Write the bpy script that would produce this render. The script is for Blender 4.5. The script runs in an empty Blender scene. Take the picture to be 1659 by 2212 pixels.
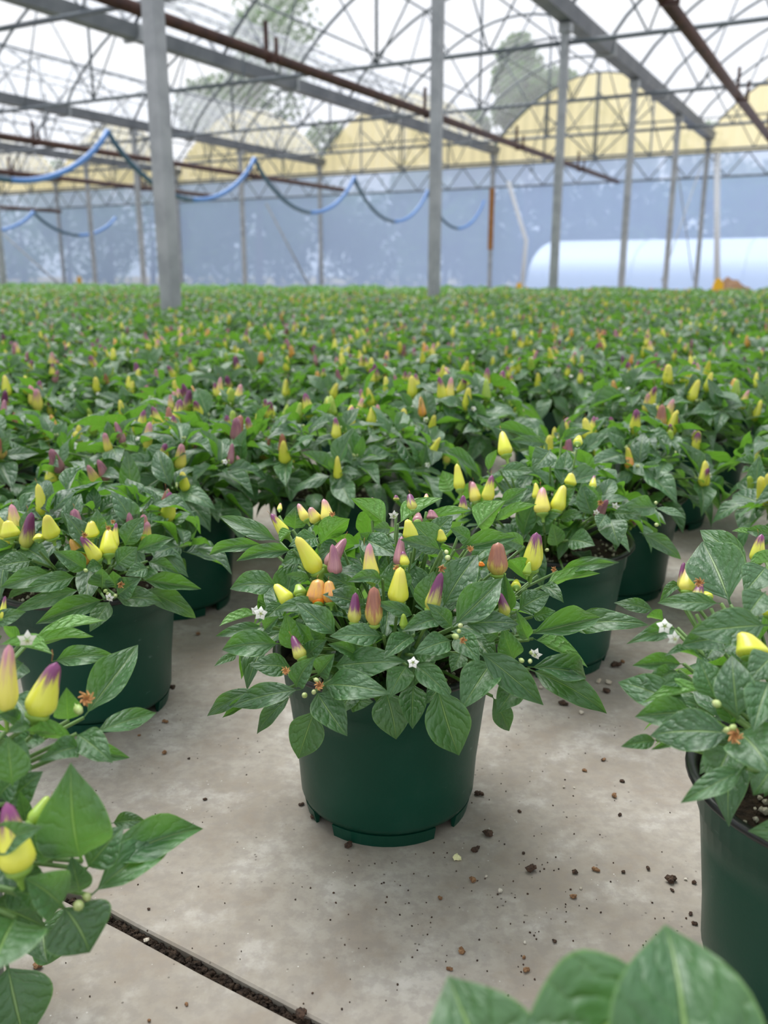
import bpy, math, random
import numpy as np
from mathutils import Vector, Matrix, noise

# ------------------------------------------------------------------ camera, sky, exposure
scene = bpy.context.scene
C = scene.collection
IMG_W, IMG_H = 1659.0, 2212.0
FPX, PITCH, CAM_H = 1900.0, math.radians(15.2), 0.461
cam_data = bpy.data.cameras.new('camera')
cam_data.sensor_fit = 'HORIZONTAL'
cam_data.sensor_width = 36.0
cam_data.lens = 36.0 * FPX / IMG_W
cam_data.clip_start = 0.02
cam_data.clip_end = 400
cam_data.dof.use_dof = True
cam_data.dof.focus_distance = 0.68
cam_data.dof.aperture_fstop = 10.5
cam = bpy.data.objects.new('camera', cam_data)
C.objects.link(cam)
cam.location = (0, 0, CAM_H)
cam.rotation_euler = (math.radians(90) - PITCH, 0, 0)
scene.camera = cam
scene.view_settings.view_transform = 'Standard'
scene.view_settings.look = 'None'
scene.view_settings.gamma = 1.0
scene.view_settings.use_curve_mapping = False
scene.view_settings.exposure = 0.32
scene.cycles.use_denoising = True
scene.cycles.transparent_max_bounces = 32
scene.cycles.use_adaptive_sampling = True
scene.cycles.adaptive_threshold = 0.025
scene.cycles.max_bounces = 6
scene.cycles.diffuse_bounces = 3
scene.cycles.glossy_bounces = 2

world = bpy.data.worlds.new('overcast_sky')
scene.world = world
world.use_nodes = True
wn = world.node_tree
wn.nodes.clear()
w_out = wn.nodes.new('ShaderNodeOutputWorld')
w_bg = wn.nodes.new('ShaderNodeBackground')
w_tc = wn.nodes.new('ShaderNodeTexCoord')
w_map = wn.nodes.new('ShaderNodeMapping')
w_map.inputs['Scale'].default_value = (1, 1, 2.2)
w_ns = wn.nodes.new('ShaderNodeTexNoise')
w_ns.inputs['Scale'].default_value = 2.2
w_ns.inputs['Detail'].default_value = 5
w_ns.inputs['Roughness'].default_value = 0.5
w_cr = wn.nodes.new('ShaderNodeValToRGB')
w_cr.color_ramp.elements[0].position = 0.32
w_cr.color_ramp.elements[0].color = (0.80, 0.84, 0.95, 1)
w_cr.color_ramp.elements[1].position = 0.62
w_cr.color_ramp.elements[1].color = (1.0, 1.0, 1.0, 1)
wn.links.new(w_tc.outputs['Generated'], w_map.inputs['Vector'])
wn.links.new(w_map.outputs['Vector'], w_ns.inputs['Vector'])
wn.links.new(w_ns.outputs['Fac'], w_cr.inputs['Fac'])
wn.links.new(w_cr.outputs['Color'], w_bg.inputs['Color'])
wn.links.new(w_bg.outputs['Background'], w_out.inputs['Surface'])
w_bg.inputs['Strength'].default_value = 0.92
sun_data = bpy.data.lights.new('hazy_sun', 'SUN')      # sun behind thin cloud: broad, soft
sun_data.energy = 4.0
sun_data.angle = math.radians(42)
sun_data.color = (1.0, 0.98, 0.94)
sun = bpy.data.objects.new('hazy_sun', sun_data)
C.objects.link(sun)
sun.rotation_euler = (math.radians(-25), math.radians(-12), 0)

# ------------------------------------------------------------------ placing helpers
CP, SP = math.cos(PITCH), math.sin(PITCH)
CAMV = Vector((0, 0, CAM_H))
def ray(px, py):
    x, y, z = (px - IMG_W / 2) / FPX, 1.0, -(py - IMG_H / 2) / FPX
    return Vector((x, y * CP + z * SP, z * CP - y * SP))
def on_plane(px, py, z=0.0):
    d = ray(px, py)
    return CAMV + d * ((z - CAM_H) / d.z)
AZ = math.radians(28.1)                      # the greenhouse runs along this heading
GD = Vector((math.sin(AZ), math.cos(AZ), 0))  # along the gutters
LD = Vector((-math.cos(AZ), math.sin(AZ), 0)) # across the bays, to the left
def GL(g, l, z=0.0):
    return GD * g + LD * l + Vector((0, 0, z))
WALL_G, BAY, ROW1, COL0, STEP = 22.5, 5.20, 3.61, 4.1, 3.66
GUT_Z, CHORD_Z, RISE = 3.38, 3.15, 1.52

# ------------------------------------------------------------------ object helpers
def make_mesh(name, verts, faces, uvs=None, smooth=False, mats=(), fmat=None):
    me = bpy.data.meshes.new(name)
    me.from_pydata([tuple(v) for v in verts], [], faces)
    if uvs is not None:
        ul = me.uv_layers.new(name='UVMap')
        li = np.empty(len(me.loops), np.int32)
        me.loops.foreach_get('vertex_index', li)
        ul.data.foreach_set('uv', np.asarray(uvs, np.float32)[li].ravel())
    if smooth:
        me.polygons.foreach_set('use_smooth', [True] * len(me.polygons))
    for m in mats:
        me.materials.append(m)
    if fmat is not None:
        me.polygons.foreach_set('material_index', fmat)
    me.update()
    return me
def put(name, me, parent=None, mtx=None, loc=None):
    o = bpy.data.objects.new(name, me)
    C.objects.link(o)
    if parent is not None:
        o.parent = parent
    if mtx is not None:
        o.matrix_basis = mtx
    if loc is not None:
        o.location = loc
    return o
def tag(o, label=None, cat=None, group=None, kind=None):
    if label: o['label'] = label
    if cat: o['category'] = cat
    if group: o['group'] = group
    if kind: o['kind'] = kind
    return o
def thing(name, label, cat, loc=(0, 0, 0), group=None, rz=0.0):
    o = put(name, None, loc=loc)
    o.rotation_euler = (0, 0, rz)
    return tag(o, label, cat, group)

class MB:
    """collects simple shapes into one mesh"""
    def __init__(s): s.v, s.f = [], []
    def add(s, vs, fs):
        n = len(s.v); s.v += [Vector(v) for v in vs]; s.f += [tuple(i + n for i in f) for f in fs]; return s
    def box(s, c, dx, dy, dz, X=Vector((1, 0, 0)), Y=Vector((0, 1, 0))):
        Z = Vector((0, 0, 1)); c = Vector(c)
        vs = [c + X * (a * dx / 2) + Y * (b * dy / 2) + Z * (e * dz / 2) for e in (-1, 1) for a, b in ((-1, -1), (1, -1), (1, 1), (-1, 1))]
        return s.add(vs, [(3, 2, 1, 0), (4, 5, 6, 7), (0, 1, 5, 4), (1, 2, 6, 5), (2, 3, 7, 6), (3, 0, 4, 7)])
    def tube(s, pts, r, n=6, r1=None):
        pts = [Vector(p) for p in pts]; vs, fs = [], []
        for i, p in enumerate(pts):
            t = (pts[min(i + 1, len(pts) - 1)] - pts[max(i - 1, 0)]).normalized()
            a = Vector((0, 0, 1)) if abs(t.z) < .9 else Vector((1, 0, 0))
            x = t.cross(a).normalized(); y = t.cross(x)
            rr = r if r1 is None else r + (r1 - r) * i / (len(pts) - 1)
            vs += [p + x * (rr * math.cos(2 * math.pi * k / n)) + y * (rr * math.sin(2 * math.pi * k / n)) for k in range(n)]
        for i in range(len(pts) - 1):
            for k in range(n):
                fs.append((i * n + k, i * n + (k + 1) % n, (i + 1) * n + (k + 1) % n, (i + 1) * n + k))
        fs.append(tuple(range(n))[::-1]); fs.append(tuple((len(pts) - 1) * n + k for k in range(n)))
        return s.add(vs, fs)
    def lathe(s, prof, n=32, close=False):
        vs, fs = [], []
        for r, z in prof:
            vs += [Vector((r * math.cos(2 * math.pi * k / n), r * math.sin(2 * math.pi * k / n), z)) for k in range(n)]
        for i in range(len(prof) - 1):
            for k in range(n):
                fs.append((i * n + k, i * n + (k + 1) % n, (i + 1) * n + (k + 1) % n, (i + 1) * n + k))
        return s.add(vs, fs)
    def mesh(s, name, m=None, smooth=False):
        return make_mesh(name, s.v, s.f, smooth=smooth, mats=[m] if m else ())

# ------------------------------------------------------------------ materials
class NT:
    def __init__(s, name):
        s.m = bpy.data.materials.new(name); s.m.use_nodes = True
        s.t = s.m.node_tree; s.t.nodes.clear(); s.out = s.n('ShaderNodeOutputMaterial')
    def n(s, typ, ins=None, **kw):
        nd = s.t.nodes.new(typ)
        for k, v in kw.items(): setattr(nd, k, v)
        for k, v in (ins or {}).items():
            sock = nd.inputs[k]
            if hasattr(v, 'is_output') or isinstance(v, bpy.types.NodeSocket): s.t.links.new(v, sock)
            else: sock.default_value = v
        return nd
    def math(s, op, a, b=0.0, c=0.0, clamp=False):
        nd = s.n('ShaderNodeMath', {0: a, 1: b, 2: c}, operation=op, use_clamp=clamp); return nd.outputs[0]
    def mix(s, f, a, b):
        nd = s.n('ShaderNodeMix', data_type='RGBA')
        for i, v in ((0, f), (6, a), (7, b)):
            if isinstance(v, bpy.types.NodeSocket): s.t.links.new(v, nd.inputs[i])
            else: nd.inputs[i].default_value = v if i == 0 else (tuple(v) + (1,))[:4]
        return nd.outputs[2]
    def step(s, x, a, b):
        nd = s.n('ShaderNodeMapRange', {0: x, 1: a, 2: b}, interpolation_type='SMOOTHSTEP'); return nd.outputs[0]
    def noise(s, vec, scale, detail=3, rough=.55):
        ins = {'Scale': scale, 'Detail': detail, 'Roughness': rough}
        if vec is not None: ins['Vector'] = vec
        return s.n('ShaderNodeTexNoise', ins).outputs[0]
    def bump(s, h, strength, dist):
        return s.n('ShaderNodeBump', {'Height': h, 'Strength': strength, 'Distance': dist}).outputs[0]
    def pr(s, color, rough=.5, normal=None, metal=0.0, **ins):
        d = {'Roughness': rough, 'Metallic': metal}
        if isinstance(color, bpy.types.NodeSocket): d['Base Color'] = color
        else: d['Base Color'] = (tuple(color) + (1,))[:4]
        if normal is not None: d['Normal'] = normal
        d.update({k.replace('_', ' '): v for k, v in ins.items()})
        return s.n('ShaderNodeBsdfPrincipled', d).outputs[0]
    def mixs(s, f, a, b):
        nd = s.n('ShaderNodeMixShader', {0: f, 1: a, 2: b}); return nd.outputs[0]
    def end(s, sh):
        s.t.links.new(sh, s.out.inputs['Surface']); return s.m
    def obj(s): return s.n('ShaderNodeTexCoord').outputs['Object']
    def pos(s): return s.n('ShaderNodeNewGeometry').outputs['Position']

def mat_leaf(name, dark, light, under, fine=True):
    t = NT(name)
    uv = t.n('ShaderNodeSeparateXYZ', {0: t.n('ShaderNodeTexCoord').outputs['UV']})
    u, v = uv.outputs[0], uv.outputs[1]
    av = t.math('MULTIPLY', t.math('ABSOLUTE', t.math('SUBTRACT', v, .5)), 2.0)
    geo = t.n('ShaderNodeNewGeometry')
    rnd = t.math('FRACT', t.math('ADD', t.n('ShaderNodeObjectInfo').outputs['Random'], geo.outputs['Random Per Island']))
    base = t.mix(rnd, dark, light)
    nz0 = t.noise(t.n('ShaderNodeVectorMath', {0: t.n('ShaderNodeTexCoord').outputs['UV'], 1: t.n('ShaderNodeCombineXYZ', {0: t.math('MULTIPLY', rnd, 30.0)}).outputs[0]}, operation='ADD').outputs[0], 3.5, 2)
    ph = t.math('FRACT', t.math('ADD', t.math('SUBTRACT', t.math('MULTIPLY', u, 6.0), t.math('MULTIPLY', av, 1.5)), t.math('MULTIPLY', nz0, 1.6)))
    d = t.math('MULTIPLY', t.math('ABSOLUTE', t.math('SUBTRACT', ph, .5)), 2.0)
    vein = t.step(d, .86, 1.0)
    rib = t.math('SUBTRACT', 1.0, t.step(av, .02, .06))
    edge = t.step(av, .93, 1.0)
    nz = t.noise(t.n('ShaderNodeTexCoord').outputs['UV'], 9.0, 3)
    col = t.mix(t.math('MULTIPLY', t.step(nz, .35, .75), .45), base, light)
    col = t.mix(t.math('MULTIPLY', vein, .22), col, (.13, .26, .09))
    col = t.mix(t.math('MULTIPLY', rib, .75), col, (.26, .42, .13))
    col = t.mix(t.math('MULTIPLY', edge, .55), col, (.20, .38, .10))
    col2 = t.mix(t.math('MULTIPLY', t.math('MAXIMUM', vein, rib), .5), under, (.30, .48, .12))
    colr = t.mix(geo.outputs['Backfacing'], col, col2)
    nrm = None
    if fine:
        h = t.math('ADD', t.math('MULTIPLY', t.math('SUBTRACT', 1.0, t.math('POWER', d, 2.5)), t.math('MULTIPLY', av, t.math('SUBTRACT', 1.25, av))), t.math('MULTIPLY', nz, .5))
        h = t.math('SUBTRACT', h, t.math('MULTIPLY', rib, .6))
        nrm = t.bump(h, .75, .004)
    ro = t.math('ADD', .34, t.math('MULTIPLY', nz, .2))
    p = t.pr(colr, ro, nrm, **{'Specular_IOR_Level': .8, 'Coat_Weight': .35, 'Coat_Roughness': .22})
    tr = t.n('ShaderNodeBsdfTranslucent', {'Color': (.22, .52, .045, 1)}).outputs[0]
    return t.end(t.mixs(.28, p, tr))
M = {}
M['leaf'] = mat_leaf('pepper_leaf', (.027, .088, .040), (.060, .170, .060), (.12, .33, .035))
M['leaf_far'] = mat_leaf('pepper_leaf_plain', (.036, .12, .034), (.08, .22, .045), (.12, .33, .035), fine=False)
M['leaf_young'] = mat_leaf('young_leaf_plain', (.07, .22, .045), (.12, .34, .07), (.14, .38, .05), fine=False)

def mat_pepper(name, base, tip, t0, t1, streak=.45, mid=None):
    t = NT(name)
    uv = t.n('ShaderNodeSeparateXYZ', {0: t.n('ShaderNodeTexCoord').outputs['UV']})
    u, v = uv.outputs[0], uv.outputs[1]
    rnd = t.n('ShaderNodeObjectInfo').outputs['Random']
    ang = t.math('MULTIPLY', v, 2 * math.pi)
    vec = t.n('ShaderNodeCombineXYZ', {0: t.math('MULTIPLY', t.math('COSINE', ang), 2.6), 1: t.math('MULTIPLY', t.math('SINE', ang), 2.6), 2: t.math('ADD', t.math('MULTIPLY', u, 1.6), t.math('MULTIPLY', rnd, 40.0))}).outputs[0]
    n1 = t.noise(vec, 1.0, 5, .7)
    fine = t.noise(t.n('ShaderNodeVectorMath', {0: vec, 1: (9, 9, 2.2)}, operation='MULTIPLY').outputs[0], 1.0, 2)
    x = t.math('ADD', u, t.math('ADD', t.math('MULTIPLY', t.math('SUBTRACT', n1, .5), streak * 1.6), t.math('MULTIPLY', t.math('SUBTRACT', fine, .5), streak * .5)))
    f = t.step(x, t0, t1)
    col = t.mix(f, base, tip)
    if mid is not None:
        m = t.math('MULTIPLY', t.step(n1, .42, .66), .7)
        col = t.mix(m, col, mid)
    return t.end(t.pr(col, .27, None, **{'Specular_IOR_Level': .5}))
M['yp'] = mat_pepper('pepper_yellow_purple_tip', (.70, .71, .085), (.21, .05, .15), .52, .84, .6)
M['yk'] = mat_pepper('pepper_yellow_pink_tip', (.76, .69, .13), (.52, .22, .30), .40, .95, .6)
M['ye'] = mat_pepper('pepper_yellow', (.64, .68, .06), (.70, .62, .11), .4, .9, mid=(.68, .69, .085))
M['mv'] = mat_pepper('pepper_mauve', (.36, .17, .20), (.27, .095, .16), .3, .8, mid=(.50, .26, .26))
M['br'] = mat_pepper('pepper_brown', (.60, .46, .11), (.30, .12, .085), .25, .55, mid=(.42, .18, .10))
M['or'] = mat_pepper('pepper_orange', (.75, .36, .05), (.70, .42, .10), .3, .8, mid=(.55, .22, .12))
M['ro'] = mat_pepper('pepper_bright_orange', (.85, .22, .015), (.88, .28, .02), .3, .8)
M['gr'] = mat_pepper('pepper_green', (.30, .46, .06), (.36, .50, .07), .4, .9)
M['pu'] = mat_pepper('pepper_purple', (.52, .52, .10), (.16, .035, .115), .22, .62, .6)

def simple(name, col, rough=.5, metal=0.0, var=None, scale=20, bump=0, bscale=60, bdist=.002, spec=.5):
    t = NT(name); p = t.pos(); c = col
    if var is not None: c = t.mix(t.step(t.noise(p, scale, 4), .3, .7), col, var)
    nr = t.bump(t.noise(p, bscale, 3), bump, bdist) if bump else None
    return t.end(t.pr(c, rough, nr, metal, **{'Specular_IOR_Level': spec}))
def mat_pot():
    t = NT('green_pot_plastic'); p = t.obj()
    n1 = t.noise(p, 9.0, 3)
    col = t.mix(t.step(n1, .35, .7), (.0025, .050, .029), (.0035, .060, .036))
    sc = t.noise(t.n('ShaderNodeVectorMath', {0: p, 1: (60, 60, 170)}, operation='MULTIPLY').outputs[0], 1.0, 3)
    col = t.mix(t.math('MULTIPLY', t.step(sc, .70, .80), .35), col, (.22, .33, .28))
    dust = t.math('MULTIPLY', t.step(t.noise(p, 34.0, 4), .5, .85), .025)
    col = t.mix(dust, col, (.30, .33, .29))
    return t.end(t.pr(col, t.math('ADD', .30, t.math('MULTIPLY', n1, .15)), t.bump(t.noise(p, 420.0, 2), .12, .0006), **{'Specular_IOR_Level': .3}))
M['pot'] = mat_pot()
M['rim'] = simple('black_pot_rim', (.010, .011, .013), .35)
M['soil'] = simple('potting_soil', (.018, .013, .010), .95, var=(.05, .033, .022), scale=160, bump=1, bscale=260, bdist=.004, spec=.2)
M['perlite'] = simple('perlite', (.62, .58, .50), .9, var=(.42, .36, .27), scale=90)
M['stem'] = simple('green_stem', (.075, .16, .035), .5, var=(.13, .24, .05), scale=50)
M['calyx'] = simple('green_calyx', (.17, .33, .05), .45, var=(.26, .42, .07), scale=120)
M['petal'] = simple('white_petal', (.85, .86, .80), .6)
M['bud'] = simple('pale_bud', (.27, .40, .09), .5, var=(.56, .60, .30), scale=160)
M['dry'] = simple('dried_brown_flower', (.36, .16, .06), .9, var=(.60, .33, .12), scale=300)
M['galv'] = simple('galvanised_steel', (.30, .32, .34), .55, .35, var=(.40, .42, .44), scale=7, bump=.2, bscale=40)
M['frame'] = simple('grey_frame_tube', (.11, .135, .16), .5, .2, var=(.17, .195, .22), scale=5)
M['gutter'] = simple('dull_grey_gutter', (.13, .145, .17), .6, .1, var=(.19, .205, .23), scale=3)
M['pipe'] = simple('rusty_brown_pipe', (.045, .02, .018), .6, .05, var=(.085, .036, .026), scale=6)
M['hose'] = simple('blue_hose', (.10, .26, .62), .35)
M['hose_dark'] = simple('dark_teal_hose', (.06, .13, .20), .4)
M['yellow_mark'] = simple('yellow_plastic', (.80, .46, .015), .5)
M['board'] = simple('orange_brown_wood', (.34, .16, .05), .7, var=(.25, .11, .03), scale=9)
M['mound'] = simple('brown_earth', (.24, .135, .075), .95, var=(.34, .21, .12), scale=6, bump=.6, bscale=14, bdist=.05)
M['white_film'] = simple('white_tunnel_film', (.80, .84, .92), .5)
M['bark'] = simple('tree_bark', (.10, .08, .06), .9, var=(.16, .13, .10), scale=12)
M['white_pipe'] = simple('white_pipe', (.75, .78, .82), .4)
M['crumb'] = simple('dark_soil_crumb', (.035, .022, .016), .95, var=(.09, .05, .03), scale=400, bump=.8, bscale=500)
M['crumb_tan'] = simple('reddish_brown_crumb', (.16, .075, .035), .9, var=(.30, .17, .08), scale=500, bump=.8, bscale=500)
def mat_tree():
    t = NT('tree_leaves'); r = t.n('ShaderNodeNewGeometry').outputs['Random Per Island']
    p = t.pr(t.mix(r, (.028, .075, .022), (.075, .17, .045)), .55)
    return t.end(t.mixs(.3, p, t.n('ShaderNodeBsdfTranslucent', {'Color': (.13, .28, .04, 1)}).outputs[0]))
M['tree'] = mat_tree()
def mat_concrete():
    t = NT('worn_concrete'); p = t.pos()
    n1, n2, n3 = t.noise(p, 3.2, 6, .6), t.noise(p, 16.0, 6, .65), t.noise(p, 95.0, 4, .6)
    col = t.mix(t.step(n1, .30, .70), (.28, .245, .20), (.415, .385, .335))
    col = t.mix(t.math('MULTIPLY', t.step(n2, .50, .70), .6), col, (.54, .515, .475))
    col = t.mix(t.math('MULTIPLY', t.step(n2, .52, .34), .6), col, (.26, .215, .17))
    col = t.mix(t.math('MULTIPLY', t.step(n3, .42, .62), .42), col, (.25, .225, .20))
    vo = t.n('ShaderNodeTexVoronoi', {'Vector': p, 'Scale': 130.0}).outputs['Distance']
    sp = t.math('MULTIPLY', t.step(vo, .16, .06), t.step(t.noise(p, 26.0, 2), .50, .62))
    col = t.mix(t.math('MULTIPLY', sp, .75), col, (.07, .055, .045))
    vo2 = t.n('ShaderNodeTexVoronoi', {'Vector': p, 'Scale': 170.0}).outputs['Distance']
    sp2 = t.math('MULTIPLY', t.step(vo2, .13, .05), t.step(t.noise(p, 31.0, 2), .56, .66))
    col = t.mix(t.math('MULTIPLY', sp2, .8), col, (.72, .70, .66))
    h = t.math('ADD', t.math('MULTIPLY', n2, .6), t.math('MULTIPLY', n3, .4))
    return t.end(t.pr(col, .8, t.bump(h, .35, .003), **{'Specular_IOR_Level': .3}))
M['concrete'] = mat_concrete()
M['earth'] = simple('dry_ground', (.34, .23, .13), .95, var=(.22, .20, .09), scale=1.2, bump=.4, bscale=9, bdist=.03)
def mat_film(name, col, fac, tint=(1, 1, 1), ripple=0.0, axis=GD):
    t = NT(name); p = t.pos()
    f = fac
    if ripple:
        s = t.n('ShaderNodeVectorMath', {0: p, 1: tuple(axis)}, operation='DOT_PRODUCT').outputs['Value']
        w = t.math('SINE', t.math('MULTIPLY', s, 2 * math.pi / .28))
        nz = t.noise(p, .7, 3)
        f = t.math('ADD', fac, t.math('ADD', t.math('MULTIPLY', w, ripple), t.math('MULTIPLY', t.math('SUBTRACT', nz, .5), ripple * 2.5)), clamp=True)
    tr = t.n('ShaderNodeBsdfTransparent', {'Color': tuple(tint) + (1,)}).outputs[0]
    tl = t.n('ShaderNodeBsdfTranslucent', {'Color': tuple(col) + (1,)}).outputs[0]
    df = t.n('ShaderNodeBsdfDiffuse', {'Color': tuple(col) + (1,)}).outputs[0]
    return t.end(t.mixs(f, tr, t.mixs(.4, tl, df)))
M['roof'] = mat_film('clear_roof_sheet', (.86, .89, .93), .20, (.97, .98, 1.0), .09)
M['wallfilm'] = mat_film('hazy_blue_wall_film', (.52, .67, .99), .62, (.82, .91, 1.0), .0, LD)
M['band'] = mat_film('pale_wall_band', (.58, .70, .95), .72, (.9, .95, 1.0), .0, LD)
M['gable'] = mat_film('cream_yellow_sheet', (.93, .83, .52), .88, (1, .95, .75), .06, LD)

# ------------------------------------------------------------------ floor
JA = on_plane(250, 1987); JB = on_plane(680, 2212)
jd = (JB - JA).normalized(); jn = Vector((-jd.y, jd.x, 0))
if jn.y < 0: jn = -jn
floor = put('floor', MB().box(GL(9.0, 9.0, -.11), 29.0, 44.0, .1, GD, LD).mesh('floor', M['soil']))
tag(floor, 'dark earth bed under the concrete slabs', kind='structure')
gap = .0092
rngf = random.Random(5)
def edge_line(off, n=90, half=3.2, jit=.0016):
    return [JA + jd * (-half + 2 * half * k / n + .3) + jn * (off + rngf.uniform(-jit, jit)) for k in range(n + 1)]
def slab(near_pts, far_pts):
    """a slab between two rows of edge points, with a small chamfer along both"""
    top, rows = 0.0, []
    n = len(near_pts)
    def dn(p, z, s): return Vector((p.x, p.y, z)) + jn * s
    rows = [[dn(p, -.06, 0) for p in near_pts], [dn(p, -.0015, 0) for p in near_pts], [dn(p, top, .0015) for p in near_pts],
            [dn(p, top, -.0015) for p in far_pts], [dn(p, -.0015, 0) for p in far_pts], [dn(p, -.06, 0) for p in far_pts]]
    vs = [v for r in rows for v in r]
    fs = [(r * n + k, r * n + k + 1, (r + 1) * n + k + 1, (r + 1) * n + k) for r in range(5) for k in range(n - 1)]
    return make_mesh('slab', vs, fs, mats=[M['concrete']])
near_edge = edge_line(gap / 2); near_edge_b = edge_line(-gap / 2)
SL = 3.05
def straight(off, half):
    return [JA + jd * (-half + .3) + jn * off, JA + jd * (half + .3) + jn * off]
def ext(pts, L=18.0):
    return [pts[0] - jd * L] + pts + [pts[-1] + jd * L]
e0 = ext(near_edge)
put('slab', slab(e0, [p + jn * (SL - gap) for p in ext(edge_line(gap / 2, jit=0))]), floor)
eb = ext(near_edge_b)
put('slab', slab([p - jn * (SL - gap) for p in ext(edge_line(-gap / 2, jit=0))], eb), floor)
for k in range(1, 8):
    a, b = straight(k * SL + gap / 2, 21), straight((k + 1) * SL - gap / 2, 21)
    put('slab', slab(a, b), floor)
grnd = put('ground', MB().box(GL(65.0, 20.0, -.13), 84.0, 160.0, .1, GD, LD).mesh('ground', M['earth']))
tag(grnd, 'bare ground outside the greenhouse', kind='structure')

# ------------------------------------------------------------------ greenhouse: columns, gutters, trusses, roof, end wall
col_me = {}
def column(g, l, h, label, grp, w=.095, post='column_post'):
    c = thing('steel_column', label, 'column', GL(g, l, 0), grp, rz=-AZ)
    key = (round(h, 2), w)
    if key not in col_me:
        m = MB(); a = w / 2; b = a * .82
        ring = [(-a, -b), (-b, -a), (b, -a), (a, -b), (a, b), (b, a), (-b, a), (-a, b)]
        vs = [(x, y, z) for z in (0, h) for x, y in ring]
        fs = [(k, (k + 1) % 8, 8 + (k + 1) % 8, 8 + k) for k in range(8)] + [tuple(range(7, -1, -1)), tuple(range(8, 16))]
        m.add(vs, fs)
        p = MB().box((0, 0, .006), w * 2, w * 2, .012)
        t = MB().box((0, 0, h - .05), w * 1.5, w * 1.5, .1)
        col_me[key] = (m.mesh('post', M['galv']), p.mesh('base_plate', M['galv']), t.mesh('gutter_bracket', M['galv']))
    me = col_me[key]
    put('post', me[0], c); put('base_plate', me[1], c); put('gutter_bracket', me[2], c)
    return c
near_names = ['nearest grey steel column, left of centre, standing among the plants',
              'tall grey steel column right of centre behind the middle plant',
              'third grey steel column along the right gutter, before the hoop house',
              'fourth grey steel column along the right gutter', 'fifth grey steel column along the right gutter, beside cross bracing',
              'far end steel column under the right gutter at the wall']
for k in range(6):
    column(COL0 + STEP * k, ROW1, GUT_Z - .02, near_names[k], 'columns of the right row')
row_words = {2: 'second', 3: 'third', 4: 'fourth', 5: 'fifth'}
for r in (2, 3, 4, 5):
    for k in range(6):
        g, l = COL0 + STEP * k, ROW1 + BAY * (r - 1)
        if r > 2 and k < 2: continue
        if r == 2 and k < 3: continue      # not in the photograph: this row starts at the far end
        if r == 2 and k < 5: continue
        column(g, l, GUT_Z - .02, ('grey steel column at the end of the second gutter, carrying an orange-brown board' if r == 2 else
               'slim grey steel column in the %s row from the right, %s from the end wall' % (row_words[r], ('first', 'second', 'third', 'fourth')[5 - k])), 'columns of the %s row' % row_words[r])
# gutters
for r in range(-1, 7):
    l = ROW1 + BAY * (r - 1)
    if r == -1: continue
    gt = thing('roof_gutter', {0: 'grey steel roof gutter beyond the right edge of view', 1: 'grey steel gutter running from the top right to the end wall',
               2: 'long grey steel gutter crossing the upper left, second from the right', 3: 'grey steel gutter third from the right, left of the nearest column'}.get(r, 'distant grey steel roof gutter, %s from the right' % {4: 'fourth', 5: 'fifth', 6: 'sixth'}.get(r, 'last')),
               'gutter', GL(0, l, GUT_Z), 'roof gutters', rz=-AZ)
    L0, L1 = -3.0, WALL_G + .05
    prof = [(-.13, .16), (-.12, .16), (-.08, .012), (.08, .012), (.12, .16), (.13, .16), (.09, 0), (-.09, 0)]
    n = len(prof)
    vs = [(x, y, z) for y in (L0, L1) for x, z in prof]
    fs = [(k, (k + 1) % n, n + (k + 1) % n, n + k) for k in range(n)] + [tuple(range(n))[::-1], tuple(range(n, 2 * n))]
    put('trough', make_mesh('trough', vs, fs, mats=[M['gutter']]), gt)
    for k in range(7):
        put('joint_strap', MB().box((0, COL0 + STEP * (k - .5), .07), .29, .05, .2).mesh('joint_strap', M['galv']), gt)
# arch line of a bay: local x across (0..BAY), z height
def arch_pt(t, z0=GUT_Z + .1, rise=RISE):
    return (BAY * t, z0 + rise * math.sin(math.pi * t) ** .8)
def arch_pts(n=20): return [Vector((arch_pt(k / n)[0], 0, arch_pt(k / n)[1])) for k in range(n + 1)]
def build_truss_meshes():
    d = {}
    d['arch_bow'] = MB().tube(arch_pts(), .024, 6).mesh('arch_bow', M['frame'], True)
    d['bottom_chord'] = MB().tube([(0, 0, CHORD_Z), (BAY, 0, CHORD_Z)], .030, 6).mesh('bottom_chord', M['frame'], True)
    d['webs'] = []
    ts = [.09, .30, .70, .91]
    lo = [.19, .5, .81]
    for a, b in zip(ts[:-1], lo):
        ax, az = arch_pt(a)
        d['webs'].append(MB().tube([(ax, 0, az), (BAY * b, 0, CHORD_Z)], .013, 5).mesh('web', M['frame'], True))
    for a, b in zip(ts[1:], lo):
        ax, az = arch_pt(a)
        d['webs'].append(MB().tube([(BAY * b, 0, CHORD_Z), (ax, 0, az)], .013, 5).mesh('web', M['frame'], True))
    d['king'] = MB().tube([(BAY * .5, 0, CHORD_Z), (BAY * .5, 0, arch_pt(.5)[1])], .022, 5).mesh('king_post', M['frame'], True)
    return d
TM = build_truss_meshes()
RZ_BAY = math.atan2(LD.y, LD.x)
ORD = ['first', 'second', 'third', 'fourth', 'fifth', 'sixth', 'seventh', 'eighth']
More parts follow.
